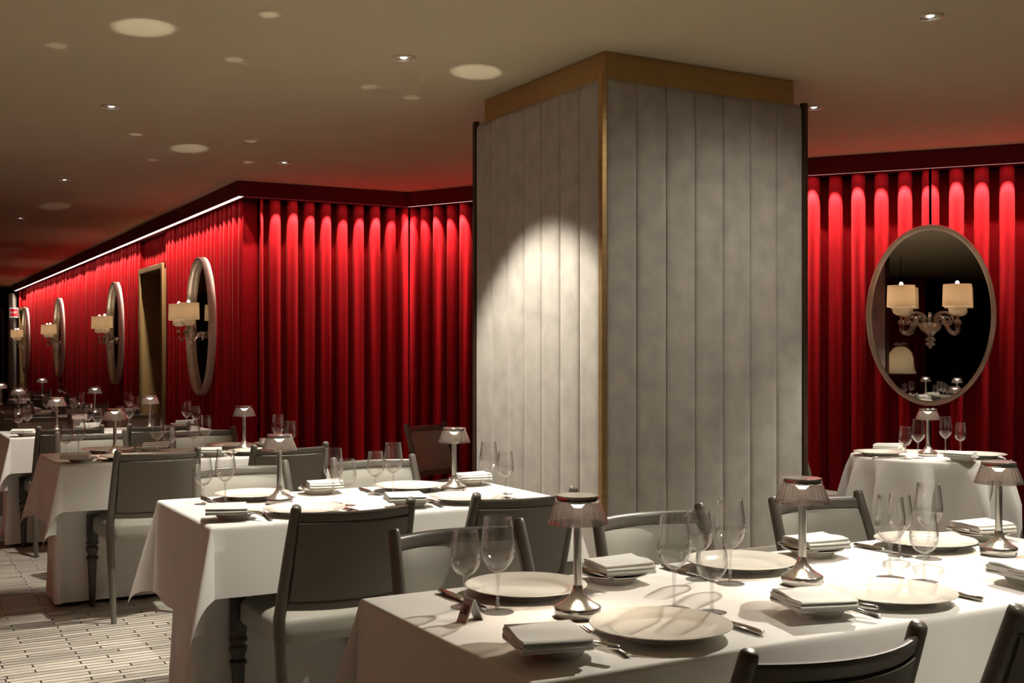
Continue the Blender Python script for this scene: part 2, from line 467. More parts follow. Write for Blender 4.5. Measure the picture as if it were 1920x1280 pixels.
for (ox, oy, ang, L) in ((PX0, PY1 + PR, -PI / 2, PY1 - PY0 + 2 * PR), (PX0 - PR, PY0, 0.0, PX1 - PX0 + 2 * PR),
                         (PX1, PY0 - PR, PI / 2, PY1 - PY0 + 2 * PR), (PX1 + PR, PY1, PI, PX1 - PX0 + 2 * PR)):
    m = channel_panel(L - 2 * cm, 7)
    ca, sa = math.cos(ang), math.sin(ang)
    # local x along (ca,sa), outward = (sa,-ca)
    m.v = [(ox + (x + cm) * ca + y * sa, oy + (x + cm) * sa - y * ca, z) for x, y, z in m.v]
    obj('velvet_panel', local(pil, m).mesh('velvet_panel', 'velvet', True, 0, 60), pil)
for (x, y, mt) in ((PX0 - PR, PY0 - PR, 'brass'), (PX0 - PR, PY1 + PR, 'bronze'), (PX1 + PR, PY0 - PR, 'bronze'), (PX1 + PR, PY1 + PR, 'bronze')):
    b = MB(); sx = 1 if x < 3.6 else -1; sy = 1 if y < 5 else -1
    x0, x1 = sorted((x - 0.003 * sx, x + cm * sx)); y0, y1 = sorted((y - 0.003 * sy, y + cm * sy))
    b.box(x0, x1, y0, y1, ZB, ZT + 0.012)
    o = obj('corner_strip', local(pil, b).mesh('corner_strip', mt, False, 0.004), pil)
    if mt == 'brass': o['label'] = 'brass strip on the near corner'

# ------------------------------------------------------------------ mirrors and sconces
def ellipse_ring(W, H, prof, n=72):
    """prof: closed list of (inset, depth); local x across, z up, y towards the room negative"""
    m = MB(); rings = []
    for k in range(n):
        a = 2 * PI * k / n
        rings.append([((W / 2 - i) * math.cos(a), -d, (H / 2 - i) * math.sin(a)) for i, d in prof])
    rings.append(rings[0])
    q = len(prof); vs = [p for r in rings[:-1] for p in r]
    fs = [(i * q + j, i * q + (j + 1) % q, ((i + 1) % n) * q + (j + 1) % q, ((i + 1) % n) * q + j) for i in range(n) for j in range(q)]
    m.add(vs, fs)
    return m
MW, MH = 0.875, 1.295
_fr = ellipse_ring(MW, MH, [(0, 0), (0, 0.060), (0.006, 0.070), (0.016, 0.070), (0.021, 0.062), (0.026, 0.064), (0.033, 0.058), (0.036, 0.02), (0.036, 0)]).mesh('mirror_frame', 'frame', True, 0, 50)
_gl = MB(); _n = 72
_gl.add([(0, -0.02, 0)] + [((MW / 2 - 0.034) * math.cos(2 * PI * k / _n), -0.02, (MH / 2 - 0.034) * math.sin(2 * PI * k / _n)) for k in range(_n)],
        [(0, 1 + (k + 1) % _n, 1 + k) for k in range(_n)])
_gl.add([(0, -0.002, 0)] + [((MW / 2 - 0.034) * math.cos(2 * PI * k / _n), -0.002, (MH / 2 - 0.034) * math.sin(2 * PI * k / _n)) for k in range(_n)],
        [(0, 1 + k, 1 + (k + 1) % _n) for k in range(_n)])
_gm = _gl.mesh('mirror_glass', 'mirror', False)
_mt = MB(); _mt.box(-0.06, 0.06, -0.001, 0.022, 0.30, 0.36); _mt.box(-0.06, 0.06, -0.001, 0.022, -0.30, -0.24)
MIRROR = ('oval_mirror', 'mirror', [('mirror_frame', _fr, 'champagne metal frame', []), ('mirror_glass', _gm, 'dark mirror glass', []),
                                    ('bracket', _mt.mesh('bracket', 'bronze', False), None, [])])

# sconce: local x across, y negative into the room, origin at the bowl's back on the mirror
def sconce_proto():
    parts = []
    bw = MB(); bw.lathe([(0, -0.030), (0.018, -0.028), (0.030, -0.010), (0.060, 0.012), (0.078, 0.040), (0.082, 0.062), (0.079, 0.062), (0.074, 0.040), (0.056, 0.016), (0.0, 0.004)], 28, (0, -0.085))
    fin = MB(); fin.lathe([(0, -0.125), (0.006, -0.118), (0.010, -0.105), (0.022, -0.098), (0.030, -0.088), (0.020, -0.078), (0.012, -0.073), (0.026, -0.066), (0.033, -0.055), (0.024, -0.044), (0.012, -0.038), (0.016, -0.030), (0, -0.024)], 20, (0, -0.085))
    st = MB(); st.tube([(0, -0.012, 0.02), (0, -0.05, 0.022), (0, -0.085, 0.02)], [0.012, 0.010, 0.012], 10)
    bp = MB(); bp.lathe([(0, 0.0), (0.045, 0.0), (0.042, 0.012), (0, 0.016)], 24); bp.v = [(x, -z, y + 0.02) for x, y, z in bp.v]
    parts.append(('backplate', bp.mesh('backplate', 'chrome'), None, []))
    parts.append(('stem', st.mesh('stem', 'sglass'), None, []))
    parts.append(('bowl', bw.mesh('bowl', 'sglass', True, 0, 60), 'clear ribbed glass bowl', [('finial', fin.mesh('finial', 'sglass'), None, [])]))
    mid = MB(); path = []
    for k in range(15):
        a = PI * k / 14
        path.append((0, -0.085 - 0.030 * math.cos(a) - 0.012, 0.055 + 0.075 * math.sin(a) ** 0.8))
    mid.tube(path, [0.0095 - 0.002 * k / 14 for k in range(15)], 10)
    parts.append(('scroll', mid.mesh('scroll', 'sglass'), None, []))
    for s in (-1, 1):
        arm = MB(); path = []
        for k in range(29):
            t = k / 28
            x = 0.035 + 0.150 * t
            z = 0.060 + 0.045 * math.sin(PI * min(1, t * 2.2)) * (1 if t < 0.455 else 0) if t < 0.455 else 0.060 - 0.075 * math.sin(PI * (t - 0.455) / 0.72)
            y = -0.085 - 0.085 * t
            path.append((s * x, y, z))
        ex, ey = s * 0.185, -0.170
        path += [(ex * 1.0, ey, 0.030), (ex, ey, 0.045), (ex, ey, 0.060)]
        arm.tube(path, [0.0125] * len(path), 12)
        subs = []
        cup = MB(); cup.lathe([(0, 0.050), (0.016, 0.052), (0.024, 0.062), (0.021, 0.075), (0.012, 0.080), (0, 0.080)], 16, (ex, ey))
        pin = MB(); pin.lathe([(0, 0.078), (0.006, 0.078), (0.006, 0.120), (0, 0.120)], 12, (ex, ey))
        subs.append(('candle_cup', cup.mesh('candle_cup', 'sglass'), None, []))
        subs.append(('pin', pin.mesh('pin', 'brass'), None, []))
        parts.append(('arm', arm.mesh('arm', 'sglass'), None, subs))
        cu = MB(); path = [(s * 0.030, -0.085, 0.05)]
        for k in range(34):
            t = k / 33; a = PI * 0.92 - t * PI * 3.4
            rr = 0.062 * (1 - 0.80 * t)
            path.append((s * (0.092 + 0.022 * min(1, t * 2) + rr * math.cos(a)), -0.085 - 0.05 * t, 0.088 - 0.012 * t + rr * math.sin(a) * 0.9))
        cu.tube(path, [0.0085 - 0.003 * k / (len(path) - 1) for k in range(len(path))], 8)
        parts.append(('scroll', cu.mesh('scroll', 'sglass'), None, []))
        gl = MB(); gl.lathe([(0, 0.112), (0.030, 0.114), (0.052, 0.128), (0.060, 0.148), (0.054, 0.168), (0.034, 0.182), (0, 0.186)], 24, (ex, ey), mod=lambda a, z: 1 + 0.012 * math.cos(10 * a))
        parts.append(('globe', gl.mesh('globe', 'globe'), 'flattened milky glass ball', []))
        sh = MB()
        sh.lathe([(0.0985, 0.172), (0.094, 0.325), (0.092, 0.325), (0.0965, 0.172), (0.0985, 0.172)], 40, (ex, ey))
        bl = MB(); bl.lathe([(0, 0.20), (0.013, 0.205), (0.022, 0.235), (0.020, 0.26), (0, 0.275)], 14, (ex, ey))
        sp = MB()
        for q in range(3):
            a = 2 * PI * q / 3 + 0.4
            sp.tube([(ex, ey, 0.316), (ex + 0.092 * math.cos(a), ey + 0.092 * math.sin(a), 0.320)], 0.0018, 6)
        sp.lathe([(0.004, 0.275), (0.004, 0.325), (0.004, 0.325)], 8, (ex, ey))
        kn = MB(); kn.lathe([(0, 0.322), (0.010, 0.327), (0.013, 0.335), (0.009, 0.346), (0, 0.350)], 14, (ex, ey))
        parts.append(('lamp_shade', sh.mesh('lamp_shade', 'drum', True, 0, 60), 'cream drum shade, lit from inside', [('shade_carrier', sp.mesh('shade_carrier', 'brass'), None, []), ('bulb', bl.mesh('bulb', 'bulb'), None, []), ('shade_finial', kn.mesh('shade_finial', 'bulb'), 'glowing finial', [])]))
    return ('wall_sconce', 'wall lamp', parts)
SCONCE = sconce_proto()
LIGHTS = []
def point_light(loc, power, col=(1, 0.80, 0.56), rad=0.02):
    l = bpy.data.lights.new('lamp_glow', 'POINT'); l.energy = power; l.color = col; l.shadow_soft_size = rad
    o = bpy.data.objects.new('lamp_glow', l); COL.objects.link(o); o.location = loc
    LIGHTS.append(o); return o
def add_mirror(c, n, zc, which, slabel):
    """c: plan point of the frame's back, n: plan normal into the room"""
    ang = math.atan2(n.y, n.x) + PI / 2          # local -y looks along n
    place(MIRROR, (c.x, c.y, zc), ang, which, 'oval mirrors hung on the red curtains')
    p = c + n * 0.021
    s = place(SCONCE, (p.x, p.y, zc - 0.115), ang, slabel, 'two armed glass wall lamps on the mirrors')
    t = Vector((-n.y, n.x))
    for sg in (-1, 1):
        q = p + n * 0.170 + t * (0.185 * sg)
        point_light((q.x, q.y, zc - 0.115 + 0.24), 2.9, (1, 0.82, 0.60), 0.02)
nl = Vector((-1, 0))
mirx = 2.765
for (Y, w, sl) in ((10.72, 'tall oval mirror on the long red curtain, nearest the alcove corner', 'two shade glass wall lamp on the mirror nearest the alcove corner'),
               (14.95, 'second oval mirror on the long red curtain, just past the brass doorway', 'two shade glass wall lamp on the mirror just past the brass doorway'),
               (19.75, 'third oval mirror along the long red curtain, between the doorways', 'two shade glass wall lamp on the third mirror along the long curtain'),
               (24.25, 'farthest oval mirror on the long red curtain, beside the exit sign', 'two shade glass wall lamp on the farthest mirror, near the exit sign')):
    add_mirror(Vector((mirx, Y)), nl, 1.555, w, sl)
nC = nrm(P3, P4)
_ga = math.atan2(1744.5 - 960, 2125) + YAW
_g = line_isect(Vector((0, 0)), Vector((math.sin(_ga), math.cos(_ga))), P3 - nC * 0.065, (P4 - P3))
add_mirror(_g, nC, 1.570, 'large oval mirror facing the viewer, above the small round table', 'two armed glass wall lamp facing the viewer on the right hand mirror')

# ------------------------------------------------------------------ chair
def chair_proto():
    parts = []
    hw_s, hw_t = 0.203, 0.190
    def bow(x, y0, depth): return y0 - depth * (1 - (x / 0.19) ** 2)
    def yb(z): return -0.152 - 0.125 * max(0, (z - 0.47) / 0.365)         # lean of the back
    # rear legs run up into the back posts
    for s in (-1, 1):
        m = MB(); path = []; rad = []
        for z, y, x, r in ((0.0, -0.215, 0.197, 0.0125), (0.02, -0.213, 0.197, 0.0135), (0.15, -0.196, 0.199, 0.0155), (0.30, -0.170, 0.202, 0.018), (0.42, -0.153, 0.203, 0.0195), (0.47, -0.152, 0.203, 0.0195),
                           (0.56, yb(0.56), 0.200, 0.019), (0.66, yb(0.66), 0.197, 0.0182), (0.76, yb(0.76), 0.193, 0.0172), (0.825, yb(0.825), 0.190, 0.0165), (0.834, yb(0.834), 0.190, 0.0150), (0.838, yb(0.838), 0.190, 0.011)):
            path.append((s * x, y, z)); rad.append(r)
        m.tube(path, rad, 16)
        parts.append(('rear_leg', m.mesh('rear_leg', 'chair_wood', True, 0, 55), None, []))
    # front legs: round block, turned rings, tapered shaft
    for s in (-1, 1):
        m = MB()
        m.lathe([(0, 0.0), (0.013, 0.0), (0.015, 0.01), (0.0185, 0.12), (0.0225, 0.225), (0.0235, 0.238), (0.029, 0.243), (0.031, 0.250), (0.027, 0.257), (0.021, 0.262), (0.024, 0.272), (0.0285, 0.285), (0.031, 0.300), (0.028, 0.306), (0.022, 0.310), (0.022, 0.316),
                 (0.030, 0.320), (0.032, 0.327), (0.029, 0.334), (0.0275, 0.338), (0.029, 0.36), (0.029, 0.468), (0.026, 0.474), (0, 0.476)], 20, (s * 0.222, 0.232))
        parts.append(('front_leg', m.mesh('front_leg', 'chair_leg', True, 0, 50), 'dark turned front leg', []))
    # seat: upholstered box with crowned top
    m = MB()
    def seat_ring(inset, z, crown=0):
        pts = []; n = 40
        for k in range(n):
            a = 2 * PI * k / n
            ca, sa = math.cos(a), math.sin(a)
            e = 0.22
            x = math.copysign(abs(ca) ** e, ca); y = math.copysign(abs(sa) ** e, sa)
            hwx = (0.205 + 0.022 * (y + 1) / 2) - inset
            Y = 0.045 + y * (0.205 - inset)
            pts.append((x * hwx, Y, z))
        return pts
    rings = [seat_ring(0.012, 0.386), seat_ring(0.004, 0.388), seat_ring(0.0, 0.394), seat_ring(-0.001, 0.42), seat_ring(0.0, 0.448), seat_ring(0.004, 0.458), seat_ring(0.014, 0.468), seat_ring(0.040, 0.477), seat_ring(0.09, 0.484), seat_ring(0.15, 0.488), seat_ring(0.19, 0.489)]
    m.loft(rings)
    parts.append(('seat', m.mesh('seat', 'chair_fabric', True, 0, 60), None, []))
    def slab(z0, z1, th, dep0, half, mat, name, nz=6, puff=0.0, nx=18, lab=None, round_=0.004, yoff=0.0):
        """curved slab between the posts following the lean"""
        m = MB(); rings = []
        for i in range(nx + 1):
            x = -half + 2 * half * i / nx
            ex = 1 - abs(2 * i / nx - 1) ** 6
            ring = []
            zs = [z0 + round_, z0, z0, z0 + round_]
            front = []; back = []
            for j in range(nz + 1):
                z = z0 + (z1 - z0) * j / nz
                ez = 1 - abs(2 * j / nz - 1) ** 6
                yc = bow(x, yb(z), dep0) + yoff
                p = puff * ex * ez
                rr = round_ if j in (0, nz) else 0
                front.append((x, yc + th / 2 + p - rr, z)); back.append((x, yc - th / 2 - p * 0.3 + rr, z))
            rings.append(front + back[::-1])
        m.loft(rings)
        return (name, m.mesh(name, mat, True, 0, 50), lab, [])
    parts.append(slab(0.782, 0.817, 0.020, 0.058, 0.186, 'chair_wood', 'top_rail'))
    parts.append(slab(0.497, 0.528, 0.020, 0.058, 0.196, 'chair_wood', 'lower_rail'))
    parts.append(slab(0.530, 0.780, 0.016, 0.058, 0.181, 'chair_fabric', 'backrest', 10, 0.012, 18, 'grey upholstered back panel', 0.002))
    parts.append(slab(0.530, 0.780, 0.006, 0.058, 0.181, 'chair_back', 'rear_panel', 10, 0.0, 18, 'woven back of the backrest, darkened for shade', 0.001, -0.0135))  # thin added panel, shade on the chair back put into its colour
    return ('dining_chair', 'chair', parts)
CHAIR = chair_proto()

# ------------------------------------------------------------------ tableware
def plate_mesh(R, name):
    m = MB(); k = R / 0.14
    m.lathe([(0, 0.006), (0.085 * k, 0.006), (0.092 * k, 0.008), (0.098 * k, 0.0125), (0.110 * k, 0.0165), (0.1395 * k, 0.0225), (0.1400 * k, 0.0235), (0.1393 * k, 0.0245), (0.110 * k, 0.0195), (0.101 * k, 0.0165), (0.094 * k, 0.0115), (0.088 * k, 0.0100), (0.0, 0.0098)][0:], 72)
    f = MB(); f.lathe([(0.078 * k, 0.0), (0.082 * k, 0.0), (0.085 * k, 0.0065), (0.076 * k, 0.0065), (0.078 * k, 0.0)], 72)
    m.add(f.v, f.f)
    return m.mesh(name, 'china', True, 0, 35)
PLATE = plate_mesh(0.140, 'dinner_plate')
BREAD = plate_mesh(0.082, 'bread_plate')

def napkin_mesh(seed, w=0.135, d=0.135, layers=5):
    """cloth folded in a flat roll: zigzag section extruded along x"""
    rnd = random.Random(seed); th = 0.0046
    path = []; z = 0.0025
    for i in range(layers):
        z0 = z + 0.0051 * i
        ys = [-d / 2, -d / 4, 0, d / 4, d / 2]
        if i % 2: ys = ys[::-1]
        for j, y in enumerate(ys):
            path.append((y * (1 - 0.015 * i) + rnd.uniform(-0.001, 0.001), z0 + 0.0015 * math.sin(j * 1.3 + i) + 0.002 * i * 0))
        if i < layers - 1:
            ye = ys[-1] * 1.03
            path.append((ye * 1.012, z0 + 0.00255))
    # soft curve and normals
    P = []
    for a, c in zip(path, path[1:]):
        for k in range(3):
            t = k / 3; P.append((a[0] + (c[0] - a[0]) * t, a[1] + (c[1] - a[1]) * t))
    P.append(path[-1])
    n = len(P); L = []; R = []
    for i in range(n):
        a = P[max(0, i - 1)]; c = P[min(n - 1, i + 1)]
        tx, tz = c[0] - a[0], c[1] - a[1]; l = math.hypot(tx, tz) or 1
        nx, nz = -tz / l, tx / l
        L.append((P[i][0] + nx * th / 2, P[i][1] + nz * th / 2)); R.append((P[i][0] - nx * th / 2, P[i][1] - nz * th / 2))
    sec = L + R[::-1]
    m = MB(); rings = []
    nx_ = 9
    for k in range(nx_):
        t = k / (nx_ - 1); x = -w / 2 + w * t
        rings.append([(x + 0.006 * (zz / 0.028) * (1 - 2 * t) * 0.3 + 0.012 * (yy / d), yy, zz * (1 - 0.10 * t) + 0.0010 * math.sin(3 * t + yy * 60)) for yy, zz in sec])
    m.loft(rings)
    return m.mesh('napkin', 'napkin', True, 0, 50)
NAPKINS = [napkin_mesh(s) for s in (1, 2)]

def cut_parts():
    # fork along +y (tines at +y), origin at the middle, resting on z=0
    f = MB()
    hl = [(0, -0.105, 0.004), (0, -0.10, 0.0045), (0, -0.06, 0.005), (0, -0.01, 0.0075), (0, 0.02, 0.0085), (0, 0.038, 0.006)]
    f.tube(hl, [0.0055, 0.0072, 0.0055, 0.0032, 0.0030, 0.0055], 10, True, 0.42)
    hd = MB()
    rows = []
    for t in range(7):
        y = 0.034 + 0.030 * t / 6; w = 0.005 + 0.008 * math.sin(PI / 2 * t / 6)
        rows.append([(x * w, y, 0.0055 - 0.0012 * math.sin(PI * t / 6) + 0.0008 * abs(x)) for x in (-1, -0.5, 0, 0.5, 1)])
    top = rows; bot = [[(x, y, z - 0.0016) for x, y, z in r] for r in rows]
    hd.grid(top); hd.grid([r[::-1] for r in bot])
    for side in (0, -1): hd.grid([[r[side] for r in top], [r[side] for r in bot]])
    for q in range(4):
        x = -0.0107 + q * 0.00713
        hd.tube([(x, 0.062, 0.0047), (x, 0.085, 0.0062), (x * 0.96, 0.108, 0.0088)], [0.0017, 0.0016, 0.0009], 6)
    k = MB()
    k.tube([(0, -0.115, 0.006), (0, -0.11, 0.006), (0, -0.06, 0.006), (0, -0.012, 0.006), (0, -0.006, 0.006)], [0.004, 0.0078, 0.0088, 0.0070, 0.004], 12, True, 0.62)
    bl = MB(); rows = []
    for t in range(11):
        y = -0.010 + 0.120 * t / 10
        w1 = 0.0062 if t < 9 else 0.0062 - 0.006 * (t - 8) / 2
        w0 = -0.0075 - 0.002 * math.sin(PI * t / 10) if t < 9 else -0.0075 + 0.010 * (t - 8) / 2
        rows.append([(w0, y, 0.0052), ((w0 + w1) / 2, y, 0.0062), (w1, y, 0.0066), (w1, y, 0.0046), ((w0 + w1) / 2, y, 0.0044), (w0, y, 0.0050)])
    bl.loft(rows)
    bl2 = MB(); bl2.add([(x * 0.9, y * 0.72, z) for x, y, z in bl.v], bl.f)
    k2 = MB(); k2.add([(x * 0.85, y * 0.80, z) for x, y, z in k.v], k.f)
    return (('fork', 'fork', [('handle', f.mesh('handle', 'steel'), None, []), ('tines', hd.mesh('tines', 'steel'), None, [])]),
            ('table_knife', 'knife', [('handle', k.mesh('handle', 'steel'), None, []), ('blade', bl.mesh('blade', 'steel', True, 0, 30), None, [])]),
            ('butter_knife', 'knife', [('handle', k2.mesh('handle', 'steel'), None, []), ('blade', bl2.mesh('blade', 'steel', True, 0, 30), None, [])]))
FORK, KNIFE, BKNIFE = cut_parts()

def smooth_prof(pts, sub=4):
    """Catmull-Rom through (r, z) points"""
    out = []
    for i in range(len(pts) - 1):
        p0 = pts[max(0, i - 1)]; p1 = pts[i]; p2 = pts[i + 1]; p3 = pts[min(len(pts) - 1, i + 2)]
        for k in range(sub):
            t = k / sub
            out.append(tuple(0.5 * (2 * p1[j] + (-p0[j] + p2[j]) * t + (2 * p0[j] - 5 * p1[j] + 4 * p2[j] - p3[j]) * t * t + (-p0[j] + 3 * p1[j] - 3 * p2[j] + p3[j]) * t ** 3) for j in (0, 1)))
    out.append(pts[-1])
    return [(max(r, 0.0), z) for r, z in out]
def glass_proto(name, bowl, stem_top, foot_r, n=40):
    o = smooth_prof(bowl)
    th = 0.0011
    inner = []
    for i, (r, z) in enumerate(o):
        a = o[max(0, i - 1)]; c = o[min(len(o) - 1, i + 1)]
        tr, tz = c[0] - a[0], c[1] - a[1]; l = math.hypot(tr, tz) or 1
        inner.append((max(0.0, r - tz / l * th), z + tr / l * th))
    inner[0] = (0.0, o[0][1] + 0.004)
    rim = [(o[-1][0] - th * 0.5, o[-1][1] + th * 0.45)]
    m = MB(); m.lathe([(0, o[0][1])] + o[1:] + rim + inner[::-1][:-1] + [(0, o[0][1] + 0.004)], n)
    s = MB(); s.lathe([(0, 0.003), (0.006, 0.0035), (0.0044, 0.012), (0.0036, 0.025), (0.0034, stem_top * 0.6), (0.0042, stem_top * 0.86), (0.0062, stem_top * 0.97), (0.0085, stem_top + 0.002), (0, stem_top + 0.0035)], 20)
    f = MB(); f.lathe([(0, 0.0), (foot_r * 0.97, 0.0), (foot_r, 0.0008), (foot_r * 0.97, 0.0017), (foot_r * 0.5, 0.0028), (0.007, 0.0042), (0, 0.0046)], n)
    return (name, 'wine glass', [('bowl', m.mesh('bowl', 'bowl', True, 0, 80), None, []), ('stem', s.mesh('stem', 'stem'), None, []), ('foot', f.mesh('foot', 'foot'), None, [])])
BIG = glass_proto('wine_glass', [(0.0, 0.086), (0.010, 0.087), (0.020, 0.095), (0.031, 0.110), (0.0368, 0.127), (0.0362, 0.145), (0.0335, 0.168), (0.0310, 0.188), (0.0297, 0.203)], 0.086, 0.0345)
SMALL = glass_proto('wine_glass', [(0.0, 0.069), (0.010, 0.070), (0.022, 0.077), (0.0312, 0.092), (0.0338, 0.108), (0.0325, 0.126), (0.0298, 0.146), (0.0270, 0.168)], 0.069, 0.032)

def lamp_proto():
    parts = []
    b1 = MB(); b1.lathe([(0, 0.0), (0.043, 0.0), (0.0455, 0.002), (0.0475, 0.006), (0.0485, 0.012), (0.0490, 0.0215), (0.0475, 0.0235), (0.044, 0.0255), (0.034, 0.031), (0.024, 0.0385), (0.016, 0.048), (0.0115, 0.058), (0.0098, 0.067), (0, 0.067)], 48)
    port = MB(); port.box(-0.0042, 0.0042, -0.0493, -0.0475, 0.0075, 0.0108)
    parts.append(('base', b1.mesh('base', 'chrome', True, 0, 50), 'polished trumpet foot', [('charging_port', port.mesh('charging_port', 'black', False), None, [])]))
    st = MB(); st.lathe([(0, 0.066), (0.0092, 0.066), (0.0092, 0.232), (0, 0.232)], 24)
    parts.append(('stem', st.mesh('stem', 'chrome', True, 0, 50), None, []))
    sh = MB()
    def rib(a, z): return 1 + 0.016 * math.cos(30 * a) * min(1, (0.252 - z) / 0.02 + 0.2)
    sh.lathe([(0.0468, 0.2405), (0.0485, 0.2375), (0.0545, 0.222), (0.0600, 0.208), (0.0632, 0.198), (0.0640, 0.1955), (0.0625, 0.1958), (0.0590, 0.207), (0.0532, 0.222), (0.0470, 0.2375), (0.0452, 0.2405), (0.0468, 0.2405)], 144, mod=rib)
    parts.append(('lamp_shade', sh.mesh('lamp_shade', 'shade_plastic', True, 0, 80), 'smoky pleated translucent shade', []))
    cp = MB(); cp.lathe([(0, 0.240), (0.0462, 0.240), (0.0470, 0.2415), (0.0455, 0.2525), (0.0440, 0.2545), (0, 0.2548)], 48)
    le = MB(); le.lathe([(0, 0.2245), (0.008, 0.2250), (0.010, 0.231), (0.018, 0.2370), (0.026, 0.2398), (0, 0.2399)], 20)
    parts.append(('top_cap', cp.mesh('top_cap', 'chrome', True, 0, 50), 'flat polished metal cap', [('light_source', le.mesh('light_source', 'led'), None, [])]))
    return ('table_lamp', 'lamp', parts)
LAMP = lamp_proto()

# ------------------------------------------------------------------ table linen
def sheet_mesh(W, D, drop, dropy, open_sides, flare=0.05, corner=0.30, r=0.012, wav=0.010, seed=0, z=0.0, slack=1.0, tips=True):
    """square-cut cloth over a W x D top: open_sides = set of '-x +x -y +y' where it hangs; others end at the edge"""
    def axis(half, lo, hi, drop):
        inner = [-half + 2 * half * k / 14 for k in range(15)]
        exc = [0.003, 0.006, 0.010, 0.014, 0.019, 0.03] + [0.03 + (drop - 0.03) * k / 12 for k in range(1, 13)]
        a = [(-half, e) for e in exc[::-1]] if lo else []
        c = [(half, e) for e in exc] if hi else []
        return [(-x[0], -x[1]) if False else x for x in a] + [(v, 0.0) for v in inner] + c
    U = axis(W / 2, '-x' in open_sides, '+x' in open_sides, drop); V = axis(D / 2, '-y' in open_sides, '+y' in open_sides, dropy)
    def hang(e):
        if e <= 0: return 0.0, 0.0
        q = min(e, r * PI / 2)
        out = r * math.sin(q / r); dz = r * (1 - math.cos(q / r))
        rest = max(0.0, e - r * PI / 2)
        return out + rest * math.sin(flare), dz + rest * math.cos(flare)
    rows = []
    for v, ev in V:
        row = []
        for u, eu in U:
            sx = math.copysign(1, u); sy = math.copysign(1, v)
            if eu > 0 and ev > 0 and tips:
                rho = math.hypot(eu, ev); ph = math.atan2(ev, eu)
                a = flare + corner * math.sin(2 * ph) ** 0.8
                out, dz = hang(min(rho, r * PI / 2))
                rest = max(0.0, rho - r * PI / 2)
                hh = PI / 4 + (ph - PI / 4) * (0.62 + 0.38 * (abs(ph - PI / 4) / (PI / 4)) ** 2)
                o = out + rest * math.sin(a); dz = dz + rest * math.cos(a)
                x = u + sx * math.cos(hh) * o; y = v + sy * math.sin(hh) * o
            elif eu > 0 and ev > 0:
                e = max(eu, ev); o1, d1 = hang(eu); o2, d2 = hang(ev)
                x = u + sx * o1; y = v + sy * o2; dz = max(d1, d2)
            else:
                o1, d1 = hang(eu); o2, d2 = hang(ev)
                x = u + sx * o1; y = v + sy * o2; dz = d1 + d2
                w = wav * (dz / max(drop, 0.01))
                if eu > 0: x += sx * w * (math.sin(v * 9 + seed) + 0.6 * math.sin(v * 17 + seed * 2)) * (1 - (abs(v) / (D / 2)) ** 6 if '-y' in open_sides else 1)
                if ev > 0: y += sy * w * (math.sin(u * 9 + seed * 1.3) + 0.6 * math.sin(u * 19 + seed)) * (1 - (abs(u) / (W / 2)) ** 6)
            row.append((x, y, z - dz))
        rows.append(row)
    m = MB(); m.grid(rows)
    return m
def skirt_mesh(W, D, H, seed=0, closed=('-x', '-y', '+y', '+x')):
    """floor-length under-cloth: lid plus soft-cornered hanging sides"""
    m = MB(); rings = []
    per = []
    n = 104
    hx, hy, rc = W / 2, D / 2, 0.03
    # rounded rectangle parameterised by length
    segs = []
    pts = []
    def arc(cx, cy, a0):
        for k in range(6):
            a = a0 + PI / 2 * k / 5
            pts.append((cx + rc * math.cos(a), cy + rc * math.sin(a), math.cos(a), math.sin(a)))
    def run(x0, y0, x1, y1, nx, ny, k):
        for i in range(1, k):
            t = i / k; pts.append((x0 + (x1 - x0) * t, y0 + (y1 - y0) * t, nx, ny))
    arc(hx - rc, hy - rc, 0); run(hx - rc, hy, -hx + rc, hy, 0, 1, 20)
    arc(-hx + rc, hy - rc, PI / 2); run(-hx, hy - rc, -hx, -hy + rc, -1, 0, 20)
    arc(-hx + rc, -hy + rc, PI); run(-hx + rc, -hy, hx - rc, -hy, 0, -1, 20)
    arc(hx - rc, -hy + rc, PI * 1.5); run(hx, -hy + rc, hx, hy - rc, 1, 0, 20)
    for j in range(9):
        t = j / 8; z = H * (1 - t) + 0.022 * t
        ring = []
        for i, (x, y, nx, ny) in enumerate(pts):
            cornerness = min(1, abs(nx * ny) * 2.2)
            o = t * (0.010 + 0.020 * cornerness) + 0.010 * t * t * math.sin(i * 0.55 + seed) + 0.005 * t * t * math.sin(i * 1.3 + seed * 2)
            jx = 0
            if closed and '+x' not in closed and x > hx - 0.05: o = min(o, 0.0)
            if closed and '-x' not in closed and x < -hx + 0.05: o = min(o, 0.0)
            # tucked in under the table edge where the chairs are pushed in
            sm_ = min(1.0, t * 2.6); sm_ = sm_ * sm_ * (3 - 2 * sm_)
            yy = y + ny * (o if abs(ny) < 0.99 else 0.0)
            yy -= y / hy * sm_ * (0.255 if y < 0 else 0.18)
            ring.append((x + nx * o, yy, z))
        rings.append(ring)
    k = len(pts)
    m.loft(rings, cap=False)
    m.f.append(tuple(range(k)))
    return m
TW, TD, TZ = 0.67, 0.745, 0.75
def table_mesh_parts():
    t = MB(); t.box(-TW / 2 + 0.03, TW / 2 - 0.03, -TD / 2 + 0.03, TD / 2 - 0.03, 0.715, 0.7405)
    ps = [('tabletop', t.mesh('tabletop', 'chair_leg', False, 0.003), None, [])]
    for sx in (-1, 1):
        for sy in (-1, 1):
            l = MB(); l.box(sx * 0.22 - 0.025, sx * 0.22 + 0.025, sy * 0.055 - 0.02, sy * 0.055 + 0.02, 0, 0.715)
            ps.append(('leg', l.mesh('leg', 'chair_leg', False, 0.003), None, []))
    return ('dining_table', 'table', ps)
TABLE = table_mesh_parts()

